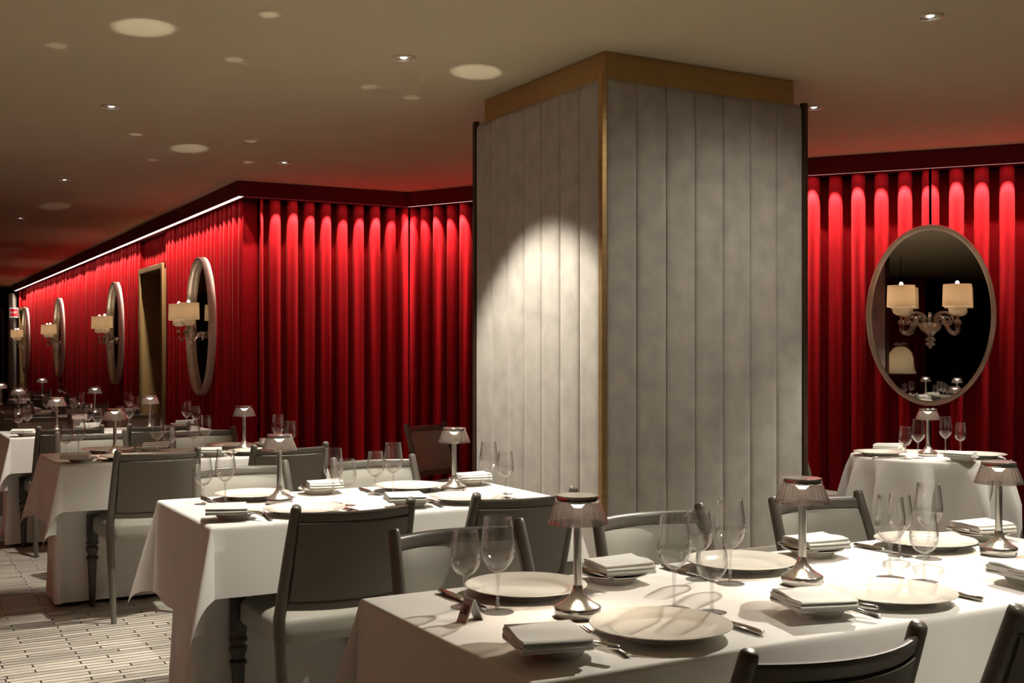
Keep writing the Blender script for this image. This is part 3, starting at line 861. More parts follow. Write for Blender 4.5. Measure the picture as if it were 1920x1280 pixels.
# two-seat tables: key, centre x, centre y, phrase, side that is free
TABLES = [
    ('A', 1.305, 2.000, 'the front table with number 30', '-x'),
    ('B', 1.975, 2.000, "the front row's middle table", ''),
    ('C', 2.645, 2.000, "the front row's right table", '+x'),
    ('D', 1.290, 3.970, "the second row's left table", '-x'),
    ('E', 1.960, 3.970, "the second row's right table", '+x'),
    ('F', 1.165, 6.290, "the third row's left table", '-x'),
    ('G', 1.835, 6.290, "the third row's right table", '+x'),
    ('H', 1.150, 8.360, "the fourth row's left table", '-x'),
    ('I', 1.825, 8.360, "the fourth row's right table", '+x'),
    ('J', 1.150, 10.45, "the fifth row's left table", '-x'),
    ('K', 1.825, 10.45, "the fifth row's right table", '+x'),
    ('L', 1.170, 12.50, "the sixth row's left table", '-x'),
    ('N', 1.820, 14.50, "the far seventh row's table", '+x'),
]
T = {k: (x, y, ph) for k, x, y, ph, s in TABLES}
for i, (k, cx, cy, ph, side) in enumerate(TABLES):
    sides = {'-y', '+y'} | ({side} if side else set())
    if k == 'N': sides |= {'-x'}
    if k == 'L': sides |= {'+x'}
    place(TABLE, (cx, cy, 0), 0, 'square table hidden under white linen, ' + ph, 'linen covered two seat tables')
    sk = skirt_mesh(TW - 0.03, TD - 0.012, 0.7435, i * 1.7, sides)
    single('undercloth', sk.mesh('undercloth', 'cloth', True, 0, 60), (cx, cy, 0), 0, 'floor length white undercloth of ' + ph, 'undercloth', 'floor length white undercloths')
    cl = sheet_mesh(TW, TD, 0.345, 0.235, sides, 0.045, 0.27, 0.012, 0.009, i * 2.1)
    o = single('tablecloth', cl.mesh('tablecloth', 'cloth', True, 0, 60), (cx, cy, TZ), 0, 'white linen top cloth draped over ' + ph, 'tablecloth', 'white top cloths on the square tables')
    sm = o.modifiers.new('cloth_thickness', 'SOLIDIFY'); sm.thickness = 0.0022; sm.offset = -1; sm.use_rim = False

G_GLASS_L = 'large wine glasses'; G_GLASS_S = 'small wine glasses'
def put_plate(x, y, lab): single('dinner_plate', PLATE, (x, y, TZ), random.uniform(0, 6), lab, 'plate', 'cream dinner plates')
def put_lamp(x, y, lab, power=1.0, z=TZ):
    place(LAMP, (x, y, z), random.uniform(-0.5, 0.5) + 0.55, lab, 'portable table lamps')
    l = bpy.data.lights.new('lamp_beam', 'SPOT'); l.energy = 8.0 * power; l.color = (1, 0.80, 0.60); l.shadow_soft_size = 0.012
    l.spot_size = math.radians(148); l.spot_blend = 0.35
    o = bpy.data.objects.new('lamp_beam', l); COL.objects.link(o); o.location = (x, y, z + 0.2195)
def put_glass(x, y, big, lab):
    place(BIG if big else SMALL, (x, y, TZ), random.uniform(0, 6), lab, G_GLASS_L if big else G_GLASS_S)
def setting(key, side, plate=None, bread=None, big=None, small=None, full=True, items='pbnfkuBS'):
    """side 'near' or 'far'; the tuples override the default plan offsets with room coordinates"""
    cx, cy, ph = T[key]; s = 1 if side == 'near' else -1
    rot = 0 if s == 1 else PI
    word = 'near side of ' if side == 'near' else 'far side of '
    def at(dx, dy): return (cx + s * dx, cy + s * dy)
    pl = plate or at(0.005, -0.222); br = bread or at(-0.225, -0.247)
    bg = big or at(0.190, -0.060); sm = small or at(0.240, -0.130)
    if 'p' in items: put_plate(*pl, 'round cream dinner plate on the ' + word + ph)
    if 'b' in items: single('bread_plate', BREAD, (*br, TZ), 0, 'small cream side plate under a napkin, ' + word + ph, 'plate', 'small cream side plates')
    zb = TZ + 0.0205
    if 'n' in items:
        q = (br[0] - s * 0.030, br[1] - s * 0.018)
        single('napkin', random.choice(NAPKINS), (*q, zb + (0.006 if 'u' in items and s == 1 else 0.003)), rot + random.uniform(-0.22, -0.08), 'folded white napkin on the side plate, ' + word + ph, 'napkin', 'folded white napkins')
    if 'f' in items:
        place(FORK, (pl[0] - s * 0.138, pl[1] - s * 0.002, TZ + 0.0005), rot - 0.13, 'steel fork left of the plate, ' + word + ph, 'steel forks')
    if 'k' in items:
        place(KNIFE, (pl[0] + s * 0.163, pl[1] + s * 0.005, TZ + 0.0005), rot + 0.02, 'steel table knife right of the plate, ' + word + ph, 'steel table knives')
    if 'u' in items:
        if s == 1: u = (br[0] + 0.030, br[1] - 0.020, zb - 0.0008, rot + 0.42)
        else: u = (br[0] - 0.052, br[1] - 0.008, zb + 0.0012, rot - 0.06)
        place(BKNIFE, u[:3], u[3], 'small butter knife on the side plate, ' + word + ph, 'small butter knives')
    if 'B' in items: put_glass(*bg, True, 'large stemmed wine glass on the ' + word + ph)
    if 'S' in items: put_glass(*sm, False, 'small stemmed wine glass on the ' + word + ph)

# front row
setting('A', 'near', (1.350, 1.783), (1.098, 1.765), (1.511, 1.948), (1.560, 1.882))
setting('A', 'far', (1.309, 2.234), (1.562, 2.250), (1.165, 2.107), (1.127, 2.184))
setting('B', 'near', (1.980, 1.772), (1.745, 1.760), (2.179, 1.954), (2.214, 1.882))
setting('B', 'far', (1.939, 2.227), (2.230, 2.268), (1.791, 2.093), (1.758, 2.171))
setting('C', 'near', None, (2.420, 1.745), items='pbnfu')
setting('C', 'far', (2.612, 2.216), (2.862, 2.225), (2.468, 2.083), (2.436, 2.152))
put_lamp(1.290, 1.988, 'table lamp with smoky pleated shade on the front table with number 30')
put_lamp(1.932, 1.999, "table lamp with smoky pleated shade on the front row's middle table")
put_lamp(2.684, 2.030, "table lamp with smoky pleated shade on the front row's right table")
# second row
setting('D', 'near', (1.302, 3.722), (1.060, 3.730), (1.483, 3.925), (1.507, 3.850))
setting('D', 'far', (1.268, 4.210), (1.540, 4.230), (1.130, 4.085), (1.066, 4.146))
setting('E', 'near', (1.931, 3.730), (1.695, 3.715), (2.130, 3.925), (2.168, 3.860))
setting('E', 'far', (1.888, 4.155), (2.180, 4.195), (1.774, 4.046), (1.721, 4.095))
put_lamp(1.309, 4.015, "lit table lamp with pleated shade on the second row's left table")
put_lamp(2.030, 4.030, "lit table lamp with pleated shade on the second row's right table")
# third row
setting('F', 'near', items='pbnfBS')
setting('F', 'far', (1.16, 6.56), items='pbnfuBS')
setting('G', 'near', items='pbnfBS')
setting('G', 'far', items='pbnfBS')
put_lamp(1.150, 6.300, "lit table lamp on the third row's left table", 0.6)
put_lamp(1.850, 6.300, "lit table lamp on the third row's right table", 0.6)
# fourth row
setting('H', 'near', items='bnBS'); setting('H', 'far', items='bnBS')
setting('I', 'near', items='BS'); setting('I', 'far', items='bnBS')
put_lamp(1.105, 8.100, "lit table lamp on the fourth row's left table", 0.6)
put_lamp(1.720, 8.130, "lit table lamp on the fourth row's right table", 0.6)
# fifth row and beyond
setting('J', 'near', items='BS'); setting('J', 'far', items='bnBS')
setting('K', 'near', items='BS'); setting('K', 'far', items='bnBS')
put_lamp(1.120, 10.44, "small lit table lamp on the fifth row's left table", 0.35)
put_lamp(1.745, 10.48, "small lit table lamp on the fifth row's right table", 0.35)
setting('L', 'near', items='BS'); setting('L', 'far', items='nBS')
put_lamp(1.170, 12.40, "small lit table lamp on the sixth row's left table at the picture edge", 0.35)
setting('N', 'near', items='BS'); setting('N', 'far', items='BS')
put_lamp(1.830, 14.60, "farthest small lit table lamp, on the seventh row's table", 0.35)

# table number stand
def number_stand():
    w, h, half, th = 0.030, 0.047, 0.024, 0.0016
    m = MB(); th2 = th
    A = Vector((0, h)); 
    out = [(-half, 0.0), (-0.0022, h - 0.001), (0, h), (0.0022, h - 0.001), (half, 0.0)]
    inn = [(half - 0.0022, 0.0), (0.0, h - 0.0048), (-half + 0.0022, 0.0)]
    sec = out + inn
    m.loft([[(x, -w / 2, z) for x, z in sec], [(x, w / 2, z) for x, z in sec]])
    cu = bpy.data.curves.new('numeral', 'FONT'); cu.body = '30'; cu.align_x = 'CENTER'; cu.align_y = 'CENTER'; cu.size = 0.029; cu.extrude = 0.0002
    to = bpy.data.objects.new('numeral', cu); COL.objects.link(to)
    dg = bpy.context.evaluated_depsgraph_get()
    me = bpy.data.meshes.new_from_object(to.evaluated_get(dg)); me.name = 'numeral'
    bpy.data.objects.remove(to)
    me.materials.clear(); me.materials.append(M['black'])
    # stand the text on the -x face: text x -> -y , text y -> up the slope
    sl = Vector((half, 0, h)).normalized()
    nn = Vector((-h, 0, half)).normalized()
    mat = Matrix(((0, sl.x, nn.x, -half / 2 + nn.x * 0.0018), (-0.62, 0, 0, 0), (0, sl.z, nn.z, h / 2 + nn.z * 0.0018), (0, 0, 0, 1)))
    me.transform(mat)
    return ('table_number', 'table number', [('bent_plate', m.mesh('bent_plate', 'brushed', False), None, []), ('numeral', me, 'black number 30', [])])
NUM = number_stand()
place(NUM, (1.078, 2.068, TZ), 0.22, 'bent steel table number 30 on the front left corner of the front table')

# round table by the curtain
rx, ry = 4.965, 4.205
def round_cloth(R, seed=3):
    m = MB(); rows = []; n = 180
    for k, rr in enumerate((0.05, 0.15, 0.25, 0.33, R - 0.012, R - 0.004, R)):
        z = TZ - (0.0 if rr < R - 0.01 else (0.003 if rr < R - 0.001 else 0.012))
        rows.append([(rr * math.cos(2 * PI * q / n), rr * math.sin(2 * PI * q / n), z) for q in range(n + 1)])
    for j in range(1, 13):
        t = j / 12; z = TZ - 0.012 - (TZ - 0.032) * t
        row = []
        for q in range(n + 1):
            a = 2 * PI * q / n
            g = 0.5 + 0.5 * math.sin(11 * a + 0.9 * math.sin(3 * a + seed) + seed)
            rr = R + 0.004 + 0.018 * t + (0.095 * (g ** 2.0) - 0.022) * min(1, t * 3.0) ** 0.8
            row.append((rr * math.cos(a), rr * math.sin(a), z))
        rows.append(row)
    m.grid(rows)
    m.add([(0, 0, TZ)] + [(0.05 * math.cos(2 * PI * q / 36), 0.05 * math.sin(2 * PI * q / 36), TZ) for q in range(36)], [(0, 1 + q, 1 + (q + 1) % 36) for q in range(36)])
    bm_me = m.mesh('round_tablecloth', 'cloth', True, 0, 180)
    return bm_me
tp = MB(); tp.lathe([(0, 0.715), (0.385, 0.715), (0.388, 0.728), (0.385, 0.741), (0, 0.741)], 48)
cp_ = MB(); cp_.lathe([(0, 0.0), (0.24, 0.0), (0.235, 0.02), (0.05, 0.05), (0.04, 0.1), (0.04, 0.70), (0.15, 0.715), (0, 0.715)], 32)
place(('round_table', 'table', [('tabletop', tp.mesh('tabletop', 'chair_leg'), None, []), ('pedestal', cp_.mesh('pedestal', 'chair_leg'), None, [])]), (rx, ry, 0), 0, 'small round table wholly covered by a white cloth below the right mirror')
single('round_tablecloth', round_cloth(0.395), (rx, ry, 0), 0, 'floor length white cloth with soft folds on the small round table', 'tablecloth')
R2 = 'small round table by the curtain'
put_plate(4.735, 4.315, 'dinner plate on the left side of the ' + R2)
put_plate(5.075, 3.960, 'dinner plate on the right side of the ' + R2)
single('bread_plate', BREAD, (4.850, 3.885, TZ), 0, 'side plate with napkin at the front of the ' + R2, 'plate', 'small cream side plates')
single('bread_plate', BREAD, (4.955, 4.440, TZ), 0, 'side plate with napkin at the back of the ' + R2, 'plate', 'small cream side plates')
single('napkin', NAPKINS[0], (4.845, 3.890, TZ + 0.0235), -1.0, 'folded napkin at the front of the ' + R2, 'napkin', 'folded white napkins')
single('napkin', NAPKINS[1], (4.945, 4.450, TZ + 0.0235), 2.2, 'folded napkin at the back of the ' + R2, 'napkin', 'folded white napkins')
put_glass(4.693, 4.110, False, 'small wine glass at the left front of the ' + R2)
put_glass(4.778, 4.100, True, 'large wine glass at the left front of the ' + R2)
put_glass(5.129, 4.215, True, 'large wine glass right of the lamp on the ' + R2)
put_glass(5.220, 4.190, False, 'small wine glass right of the lamp on the ' + R2)
put_lamp(4.930, 4.165, 'table lamp with pleated shade on the ' + R2)
place(KNIFE, (4.67, 4.165, TZ + 0.0005), math.atan2(-SN, CS) - PI / 2, 'steel knife beside the left plate of the ' + R2, 'steel table knives')
place(FORK, (5.000, 3.835, TZ + 0.0005), 0.75, 'steel fork beside the right plate of the ' + R2, 'steel forks')

# ------------------------------------------------------------------ chairs
def chair(x, y, rot, lab): place(CHAIR, (x, y, 0), rot, lab, 'grey upholstered dining chairs')
chair(1.380, 1.622, 0, 'grey chair seen from behind at the bottom edge, tucked at the front table')
chair(2.020, 1.622, 0, 'grey chair at the bottom right corner, mostly outside the picture')
chair(1.395, 2.470, PI, 'grey chair facing us behind the two glasses beside table number 30')
chair(2.036, 2.470, PI, 'grey chair facing us against the pillar corner, behind four clustered glasses')
chair(2.716, 2.470, PI, 'light grey chair facing us just in front of the round table')
chair(1.322, 3.585, 0, "grey chair with brightly lit seat, back to us, second row's left table")
chair(1.940, 3.585, 0, "grey chair with its back to us, second row's right table, near the pillar")
chair(1.378, 4.460, PI, "light grey chair facing us behind the lamp of the second row's left table")
chair(1.980, 4.460, PI, "light grey chair facing us behind the second row's right table")
chair(1.230, 5.900, 0, "dark grey chair, back to us, at the third row's left table")
chair(1.890, 5.890, 0, "dark grey chair, back to us, at the third row's right table")
chair(1.163, 6.830, PI, "grey chair facing us, far side of the third row's left table")
chair(1.825, 6.830, PI, "grey chair facing us, far side of the third row's right table")
chair(1.135, 7.980, 0, "grey chair, back to us, at the fourth row's left table")
chair(1.690, 7.980, 0, "grey chair, back to us, at the fourth row's right table")
chair(1.150, 8.880, PI, "dark chair facing us, far side of the fourth row's left table")
chair(1.790, 8.880, PI, "dark chair facing us, far side of the fourth row's right table")
chair(1.120, 10.06, 0, "dim reddish chair, back to us, at the fifth row's left table")
chair(1.780, 10.06, 0, "dim reddish chair, back to us, at the fifth row's right table")
chair(1.130, 10.97, PI, "dim chair facing us, far side of the fifth row's left table")
chair(1.790, 10.97, PI, "dim chair facing us, far side of the fifth row's right table")
chair(1.170, 12.12, 0, 'dim far chair, back to us, at the sixth row table')
chair(1.820, 14.12, 0, 'farthest dim chair, back to us, at the seventh row table')
chair(1.820, 15.02, PI, 'farthest dim chair facing us at the seventh row table')
# odd chairs: local +y of the chair is where it faces
chair(3.330, 6.560, math.atan2(-0.91, 0.41) - PI / 2, 'pinkish grey chair standing alone in the alcove, half hidden by the pillar')
_rt = Vector((CS, -SN))
chair(4.82, 4.93, -PI / 2, 'chair peeking out behind the right edge of the pillar at the round table')
_c = Vector((5.42, 3.60)); chair(_c.x, _c.y, math.atan2(-_rt.y, -_rt.x) - PI / 2 - 0.35, 'chair at the right edge of the picture, right of the round table')

# ------------------------------------------------------------------ ceiling downlights
def downlight_proto():
    ring = MB(); ring.lathe([(0.058, 0.004), (0.058, -0.006), (0.054, -0.010), (0.046, -0.008), (0.044, 0.0), (0.044, 0.004), (0.058, 0.004)], 36)
    refl = MB(); refl.lathe([(0.045, -0.004), (0.043, -0.001), (0.030, 0.0025), (0.012, 0.0035), (0, 0.0035)], 30)
    le = MB(); le.lathe([(0, -0.005), (0.012, -0.0045), (0.017, -0.001), (0.017, 0.002), (0, 0.002)], 18)
    return ('ceiling_downlight', 'ceiling light', [('trim_ring', ring.mesh('trim_ring', 'frame'), None, []), ('reflector', refl.mesh('reflector', 'reflector', False), 'faceted silver reflector', []), ('light_source', le.mesh('light_source', 'spotled'), None, [])])
DL = downlight_proto()
def downlight(x, y, target, power, angle, blend, lab, col=(1, 0.93, 0.82), fixture=True, soft=0.025):
    if fixture: place(DL, (x, y, CEIL), 0, lab, 'recessed ceiling downlights')
    l = bpy.data.lights.new('downlight_beam', 'SPOT'); l.energy = power; l.color = col; l.spot_size = math.radians(angle); l.spot_blend = blend; l.shadow_soft_size = soft
    o = bpy.data.objects.new('downlight_beam', l); COL.objects.link(o); o.location = (x, y, CEIL - 0.04)
    d = Vector(target) - o.location
    o.rotation_euler = d.to_track_quat('-Z', 'Y').to_euler()
    return o
WARM = (1, 0.92, 0.79)
downlight(3.976, 3.347, (1.70, 1.80, 0.75), 460, 45, 0.6, 'ceiling downlight at the top right of the picture', WARM)
downlight(3.976, 3.347, (3.80, 3.70, 0.0), 65, 150, 1.0, '', WARM, False)
downlight(2.290, 5.096, (2.35, 4.90, 0.75), 250, 88, 0.35, 'ceiling downlight left of the pillar top', WARM)
downlight(2.756, 8.335, (1.95, 7.90, 0.75), 60, 60, 0.7, 'ceiling downlight above the alcove corner', WARM)
downlight(1.434, 10.06, (1.20, 9.4, 0.75), 30, 60, 0.8, 'ceiling downlight above the long curtain wall, left of the alcove', WARM)
downlight(4.854, 4.927, (4.90, 4.20, 0.70), 60, 46, 0.8, 'small ceiling downlight right of the pillar', WARM)
downlight(1.430, 13.15, (1.30, 12.9, 0.75), 15, 60, 0.8, 'farthest visible ceiling downlight at the left edge', WARM)
# lamps of the same rows that hang just outside the picture, plus two added fill lamps
downlight(1.430, 3.200, (1.48, 3.88, 0.60), 200, 56, 0.3, 'ceiling downlight over the gap between first and second row', WARM)
downlight(1.250, 6.950, (1.15, 7.75, 0.4), 170, 56, 0.45, 'ceiling downlight over the gap between third and fourth row', WARM)
downlight(0.650, 4.300, (0.60, 5.0, 0.0), 120, 36, 0.35, 'ceiling downlight over the aisle left of the second row', WARM)
downlight(3.300, 1.250, (2.75, 2.30, 0.75), 85, 54, 0.5, 'ceiling downlight over the right end of the front row', WARM)
downlight(2.200, 0.850, (2.20, 1.25, 0.5), 130, 50, 0.6, 'ceiling downlight over the near edge of the front row', WARM)
downlight(-1.40, 2.60, (-1.40, 2.80, 0.0), 170, 70, 0.6, 'added ceiling downlight left of the picture, for neutral fill', WARM)  # added lamp out of view; its floor bounce fills left faces and ceiling
downlight(-1.40, 6.00, (-1.40, 6.0, 0.0), 170, 70, 0.6, 'second added ceiling downlight left of the picture, for neutral fill', WARM)  # another added lamp out of view for the same fill
downlight(5.900, 3.150, (4.90, 4.10, 0.50), 190, 52, 0.6, 'ceiling downlight in front of the round table', WARM)

# cove light along the curtain line: one long lamp under each cornice, shielded towards the top of the curtain
def cove(a, c, n, power):
    l = bpy.data.lights.new('cove_light', 'AREA'); l.shape = 'RECTANGLE'; l.energy = power; l.color = (1.0, 0.80, 0.66)
    L = (c - a).length; l.size = L; l.size_y = 0.022
    l.use_nodes = True; nt = l.node_tree; em = nt.nodes['Emission']
    geo = nt.nodes.new('ShaderNodeNewGeometry'); sep = nt.nodes.new('ShaderNodeSeparateXYZ')
    nt.links.new(geo.outputs['Incoming'], sep.inputs[0])
    dt = nt.nodes.new('ShaderNodeVectorMath'); dt.operation = 'DOT_PRODUCT'; dt.inputs[1].default_value = (-n.x, -n.y, 0)
    nt.links.new(geo.outputs['Incoming'], dt.inputs[0])
    ab = nt.nodes.new('ShaderNodeMath'); ab.operation = 'ABSOLUTE'; nt.links.new(dt.outputs['Value'], ab.inputs[0])
    az = nt.nodes.new('ShaderNodeMath'); az.operation = 'ABSOLUTE'; nt.links.new(sep.outputs['Z'], az.inputs[0])
    dv = nt.nodes.new('ShaderNodeMath'); dv.operation = 'DIVIDE'; nt.links.new(ab.outputs[0], dv.inputs[0]); nt.links.new(az.outputs[0], dv.inputs[1])
    mr = nt.nodes.new('ShaderNodeMapRange'); mr.interpolation_type = 'SMOOTHSTEP'
    mr.inputs[1].default_value = 0.54; mr.inputs[2].default_value = 0.62; mr.inputs[3].default_value = 1.0; mr.inputs[4].default_value = 0.0
    nt.links.new(dv.outputs[0], mr.inputs[0])
    # lens of the strip: narrow beam, strongest straight down
    q1 = nt.nodes.new('ShaderNodeMath'); q1.operation = 'DIVIDE'; q1.inputs[1].default_value = 0.9; nt.links.new(dv.outputs[0], q1.inputs[0])
    q2 = nt.nodes.new('ShaderNodeMath'); q2.operation = 'MULTIPLY_ADD'; nt.links.new(q1.outputs[0], q2.inputs[0]); nt.links.new(q1.outputs[0], q2.inputs[1]); q2.inputs[2].default_value = 1.0
    q3 = nt.nodes.new('ShaderNodeMath'); q3.operation = 'DIVIDE'; nt.links.new(mr.outputs[0], q3.inputs[0]); nt.links.new(q2.outputs[0], q3.inputs[1])
    # the strip is a wall washer: nothing goes straight down or into the room
    sg = nt.nodes.new('ShaderNodeMath'); sg.operation = 'DIVIDE'; nt.links.new(dt.outputs['Value'], sg.inputs[0]); nt.links.new(az.outputs[0], sg.inputs[1])
    ws = nt.nodes.new('ShaderNodeMapRange'); ws.interpolation_type = 'SMOOTHSTEP'
    ws.inputs[1].default_value = 0.0; ws.inputs[2].default_value = 0.085; ws.inputs[3].default_value = 0.0; ws.inputs[4].default_value = 1.0
    nt.links.new(sg.outputs[0], ws.inputs[0])
    q4 = nt.nodes.new('ShaderNodeMath'); q4.operation = 'MULTIPLY'; nt.links.new(q3.outputs[0], q4.inputs[0]); nt.links.new(ws.outputs[0], q4.inputs[1])
    nt.links.new(q4.outputs[0], em.inputs['Strength'])
    o = bpy.data.objects.new('cove_light', l); COL.objects.link(o)
    m = (a + c) / 2
    o.location = (m.x, m.y, CZ + 0.002)
    o.rotation_euler = (0, 0, math.atan2(c.y - a.y, c.x - a.x))
    return o
SL = offset_poly(LINE, 0.026)
for i in range(4):
    a, c = SL[i], SL[i + 1]
    cove(a, c, nrm(LINE[i], LINE[i + 1]), (17.0, 38.0, 34.0, 40.0)[i] * (c - a).length)

# added upward spots standing in for light that lamp caps and plates would reflect
def reflection_spot(px, py, src, power, rad):
    d = 2125 * (HCAM - CEIL) / (py - 662); r = (px - 960) / 2125 * d
    tgt = Vector((r * CS + d * SN, -r * SN + d * CS, CEIL))
    o = Vector(src); dist = (tgt - o).length
    l = bpy.data.lights.new('added_reflection_spot', 'SPOT'); l.energy = power; l.color = (1, 0.93, 0.80); l.shadow_soft_size = 0.0
    l.spot_size = 2 * math.atan(rad / dist); l.spot_blend = 0.6
    ob = bpy.data.objects.new('added_reflection_spot', l); COL.objects.link(ob); ob.location = src
    ob.rotation_euler = (tgt - o).to_track_quat('-Z', 'Y').to_euler()
reflection_spot(270, 52, (1.309, 4.060, 1.010), 85, 0.15)
reflection_spot(893, 135, (2.020, 4.110, 1.010), 85, 0.15)
reflection_spot(355, 278, (1.850, 6.330, 1.010), 85, 0.15)
reflection_spot(104, 386, (1.720, 8.130, 1.010), 85, 0.16)
reflection_spot(20, 470, (1.745, 10.48, 1.010), 85, 0.18)
for k, (gx, gy, gs) in enumerate(((505, 28, (1.30, 3.72)), (106, 86, (1.10, 3.75)), (438, 112, (1.50, 3.92)), (692, 163, (1.93, 3.73)), (770, 183, (1.89, 4.15)), (254, 252, (1.17, 6.07)), (470, 265, (1.84, 6.07)), (465, 304, (1.84, 6.50)), (288, 300, (1.20, 6.5)))):
    reflection_spot(gx, gy, (gs[0], gs[1], 0.80), 55, 0.05)  # small added spots at plate height, standing in for plate glints

# ------------------------------------------------------------------ far end of the room
b = MB(); b.box(-6, 2.62, 27.4, 28.0, 2.45, CEIL); struct('trim_5', b, 'redwall')
col = MB(); col.lathe([(0, 0), (0.085, 0), (0.085, CZ - 0.03), (0, CZ - 0.03)], 28)
single('column', col.mesh('column', 'column'), (2.735, 26.62, 0), 0, 'pale round column at the far end of the long curtain', 'column')
wr = obj('lattice_rack', None, None, (2.05, 27.0, 0)); tag(wr, 'dark red wooden lattice rack at the far left edge', 'rack')
f = MB(); f.box(-0.50, -0.44, -0.06, 0.3, 0, 2.28); f.box(0.50, 0.56, -0.06, 0.3, 0, 2.28); f.box(-0.5, 0.56, -0.06, 0.3, 2.22, 2.30); f.box(-0.5, 0.56, -0.04, 0.3, 0, 0.08)
obj('frame', f.mesh('frame', 'redwall', False, 0.004), wr)
for k in range(6):
    f = MB(); z = 0.32 + 0.37 * k
    f.box(-0.44, 0.50, -0.02, 0.28, z, z + 0.03)
    obj('shelf', f.mesh('shelf', 'redwall', False), wr)
for k in range(6):
    f = MB(); z = 0.35 + 0.37 * (k - 1)
    for q in range(3):
        x = -0.42 + q * 0.31
        f.add([(x, -0.03, z), (x + 0.04, -0.03, z), (x + 0.31, -0.03, z + 0.34), (x + 0.27, -0.03, z + 0.34), (x, 0.26, z), (x + 0.04, 0.26, z), (x + 0.31, 0.26, z + 0.34), (x + 0.27, 0.26, z + 0.34)],
              [(0, 1, 2, 3), (7, 6, 5, 4), (0, 4, 5, 1), (1, 5, 6, 2), (2, 6, 7, 3), (3, 7, 4, 0)])
    obj('diagonal_brace', f.mesh('diagonal_brace', 'redwall', False), wr)
f = MB(); f.box(-0.44, 0.50, 0.27, 0.30, 0.08, 2.22); obj('back_panel', f.mesh('back_panel', 'blackwall', False), wr)
# exit sign
ex = obj('exit_sign', None, None, (2.745, 26.42, 2.17)); tag(ex, 'small illuminated red exit sign hung beside the far doorway', 'sign')
ang = -YAW + 0.42
ex.rotation_euler = (0, 0, ang)
f = MB(); f.box(-0.085, 0.085, -0.02, 0.02, -0.105, 0.105); obj('housing', f.mesh('housing', 'exitwhite', False, 0.004), ex)
f = MB(); f.box(-0.08, 0.08, -0.024, -0.019, -0.082, 0.082); obj('red_face', f.mesh('red_face', 'exitred', False), ex)
cu = bpy.data.curves.new('lettering', 'FONT'); cu.body = 'EXIT'; cu.align_x = 'CENTER'; cu.align_y = 'CENTER'; cu.size = 0.062; cu.extrude = 0.001
to = bpy.data.objects.new('lettering', cu); COL.objects.link(to)
me = bpy.data.meshes.new_from_object(to.evaluated_get(bpy.context.evaluated_depsgraph_get())); bpy.data.objects.remove(to)
me.materials.clear(); me.materials.append(M['exitwhite']); me.transform(Matrix.Translation((0, -0.025, 0)) @ Matrix.Rotation(PI / 2, 4, 'X'))
obj('lettering', me, ex)
f = MB(); f.tube([(0, 0.015, 0.0), (0.03, 0.14, 0.0)], 0.012, 8); obj('bracket', f.mesh('bracket', 'black'), ex)

# the part of the room behind the camera that the right hand mirror shows
b1 = Vector((-5.75, -1.2)); b2 = Vector((-5.05, -2.3))
add_curtain(b1, b2, 0.01, 2.70, 'red velvet curtain behind the viewer, seen in the right mirror', 21, lam=0.16, amp=0.06)
b3 = Vector((-3.2, 10.0)); b4 = Vector((-3.2, 2.2))
add_curtain(b3, b4, 0.01, TOPZ, 'red velvet curtain wall beyond the left edge of the picture', 22, lam=0.17, amp=0.06)
b = MB(); b.box(-3.05, -3.036, 2.2, 10, CZ, CEIL); b.box(-3.3, -3.05, 2.2, 10, CZ + 0.02, CEIL); struct('trim_6', b, 'cornice')
cove(Vector((-3.10, 10)), Vector((-3.10, 2.2)), Vector((1, 0)), 15.0 * 8)
pd = obj('pendant_lamp', None, None, (-1.2, 0.72, 1.0)); tag(pd, 'cream dome pendant lamp seen reflected in the right mirror', 'pendant lamp')
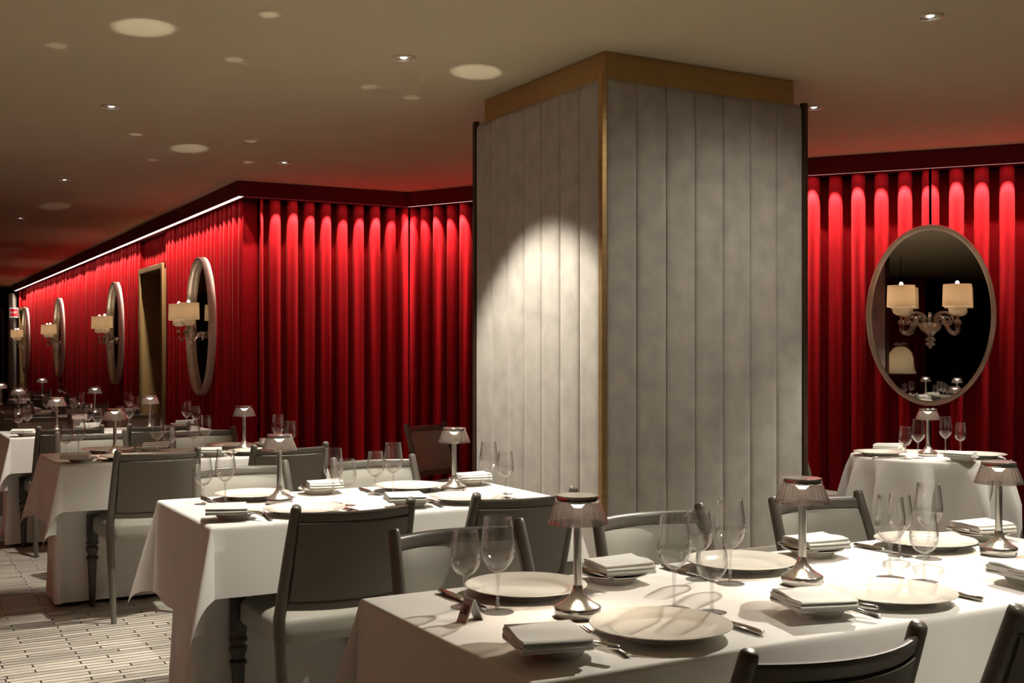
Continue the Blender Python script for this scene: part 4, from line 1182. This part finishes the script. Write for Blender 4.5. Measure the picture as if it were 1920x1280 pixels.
f = MB(); f.lathe([(0.0, 0.40), (0.05, 0.40), (0.10, 0.375), (0.155, 0.31), (0.18, 0.22), (0.185, 0.12), (0.195, 0.05), (0.225, 0.0), (0.220, 0.0), (0.188, 0.055), (0.178, 0.12), (0.172, 0.22), (0.148, 0.305), (0.095, 0.368), (0.0, 0.392)], 40)
obj('lamp_shade', f.mesh('lamp_shade', 'dome'), pd)
f = MB(); f.tube([(0, 0, 0.40), (0, 0, CEIL - 1.0)], 0.006, 8); obj('cord', f.mesh('cord', 'black'), pd)
f = MB(); f.lathe([(0, 0.12), (0.025, 0.13), (0.03, 0.17), (0.02, 0.21), (0, 0.22)], 16); obj('bulb', f.mesh('bulb', 'bulb'), pd)
f = MB()
for q in range(5):
    a = 2 * PI * q / 5
    f.tube([(0, 0, 0.42), (0.06 * math.cos(a), 0.06 * math.sin(a), 0.45), (0.10 * math.cos(a), 0.10 * math.sin(a), 0.43)], 0.012, 8)
obj('glass_crown', f.mesh('glass_crown', 'sglass'), pd)
point_light((-1.2, 0.72, 1.15), 4.0, (1, 0.88, 0.68), 0.03)

# ------------------------------------------------------------------ camera, world, view
cam = bpy.data.cameras.new('camera'); co = bpy.data.objects.new('camera', cam); COL.objects.link(co)
cam.sensor_width = 36.0; cam.lens = 36.0 * 2125 / 1920
cam.shift_y = (662 - 640) / 1920.0
co.location = (0, 0, HCAM)
co.rotation_euler = (PI / 2, 0, -YAW)
cam.clip_start = 0.05; cam.clip_end = 100
sc.camera = co
w = bpy.data.worlds.new('world'); sc.world = w; w.use_nodes = True
w.node_tree.nodes['Background'].inputs[0].default_value = (0.03, 0.025, 0.02, 1)
w.node_tree.nodes['Background'].inputs[1].default_value = 0.2
vs = sc.view_settings
vs.view_transform = 'Standard'; vs.look = 'None'; vs.gamma = 1.0; vs.exposure = 0.15; vs.use_curve_mapping = False
cy = sc.cycles
cy.use_denoising = True
cy.use_adaptive_sampling = True; cy.adaptive_threshold = 0.06
cy.max_bounces = 10; cy.diffuse_bounces = 4; cy.glossy_bounces = 4; cy.transmission_bounces = 8; cy.transparent_max_bounces = 24
cy.caustics_reflective = False; cy.caustics_refractive = False
cy.sample_clamp_indirect = 4.0
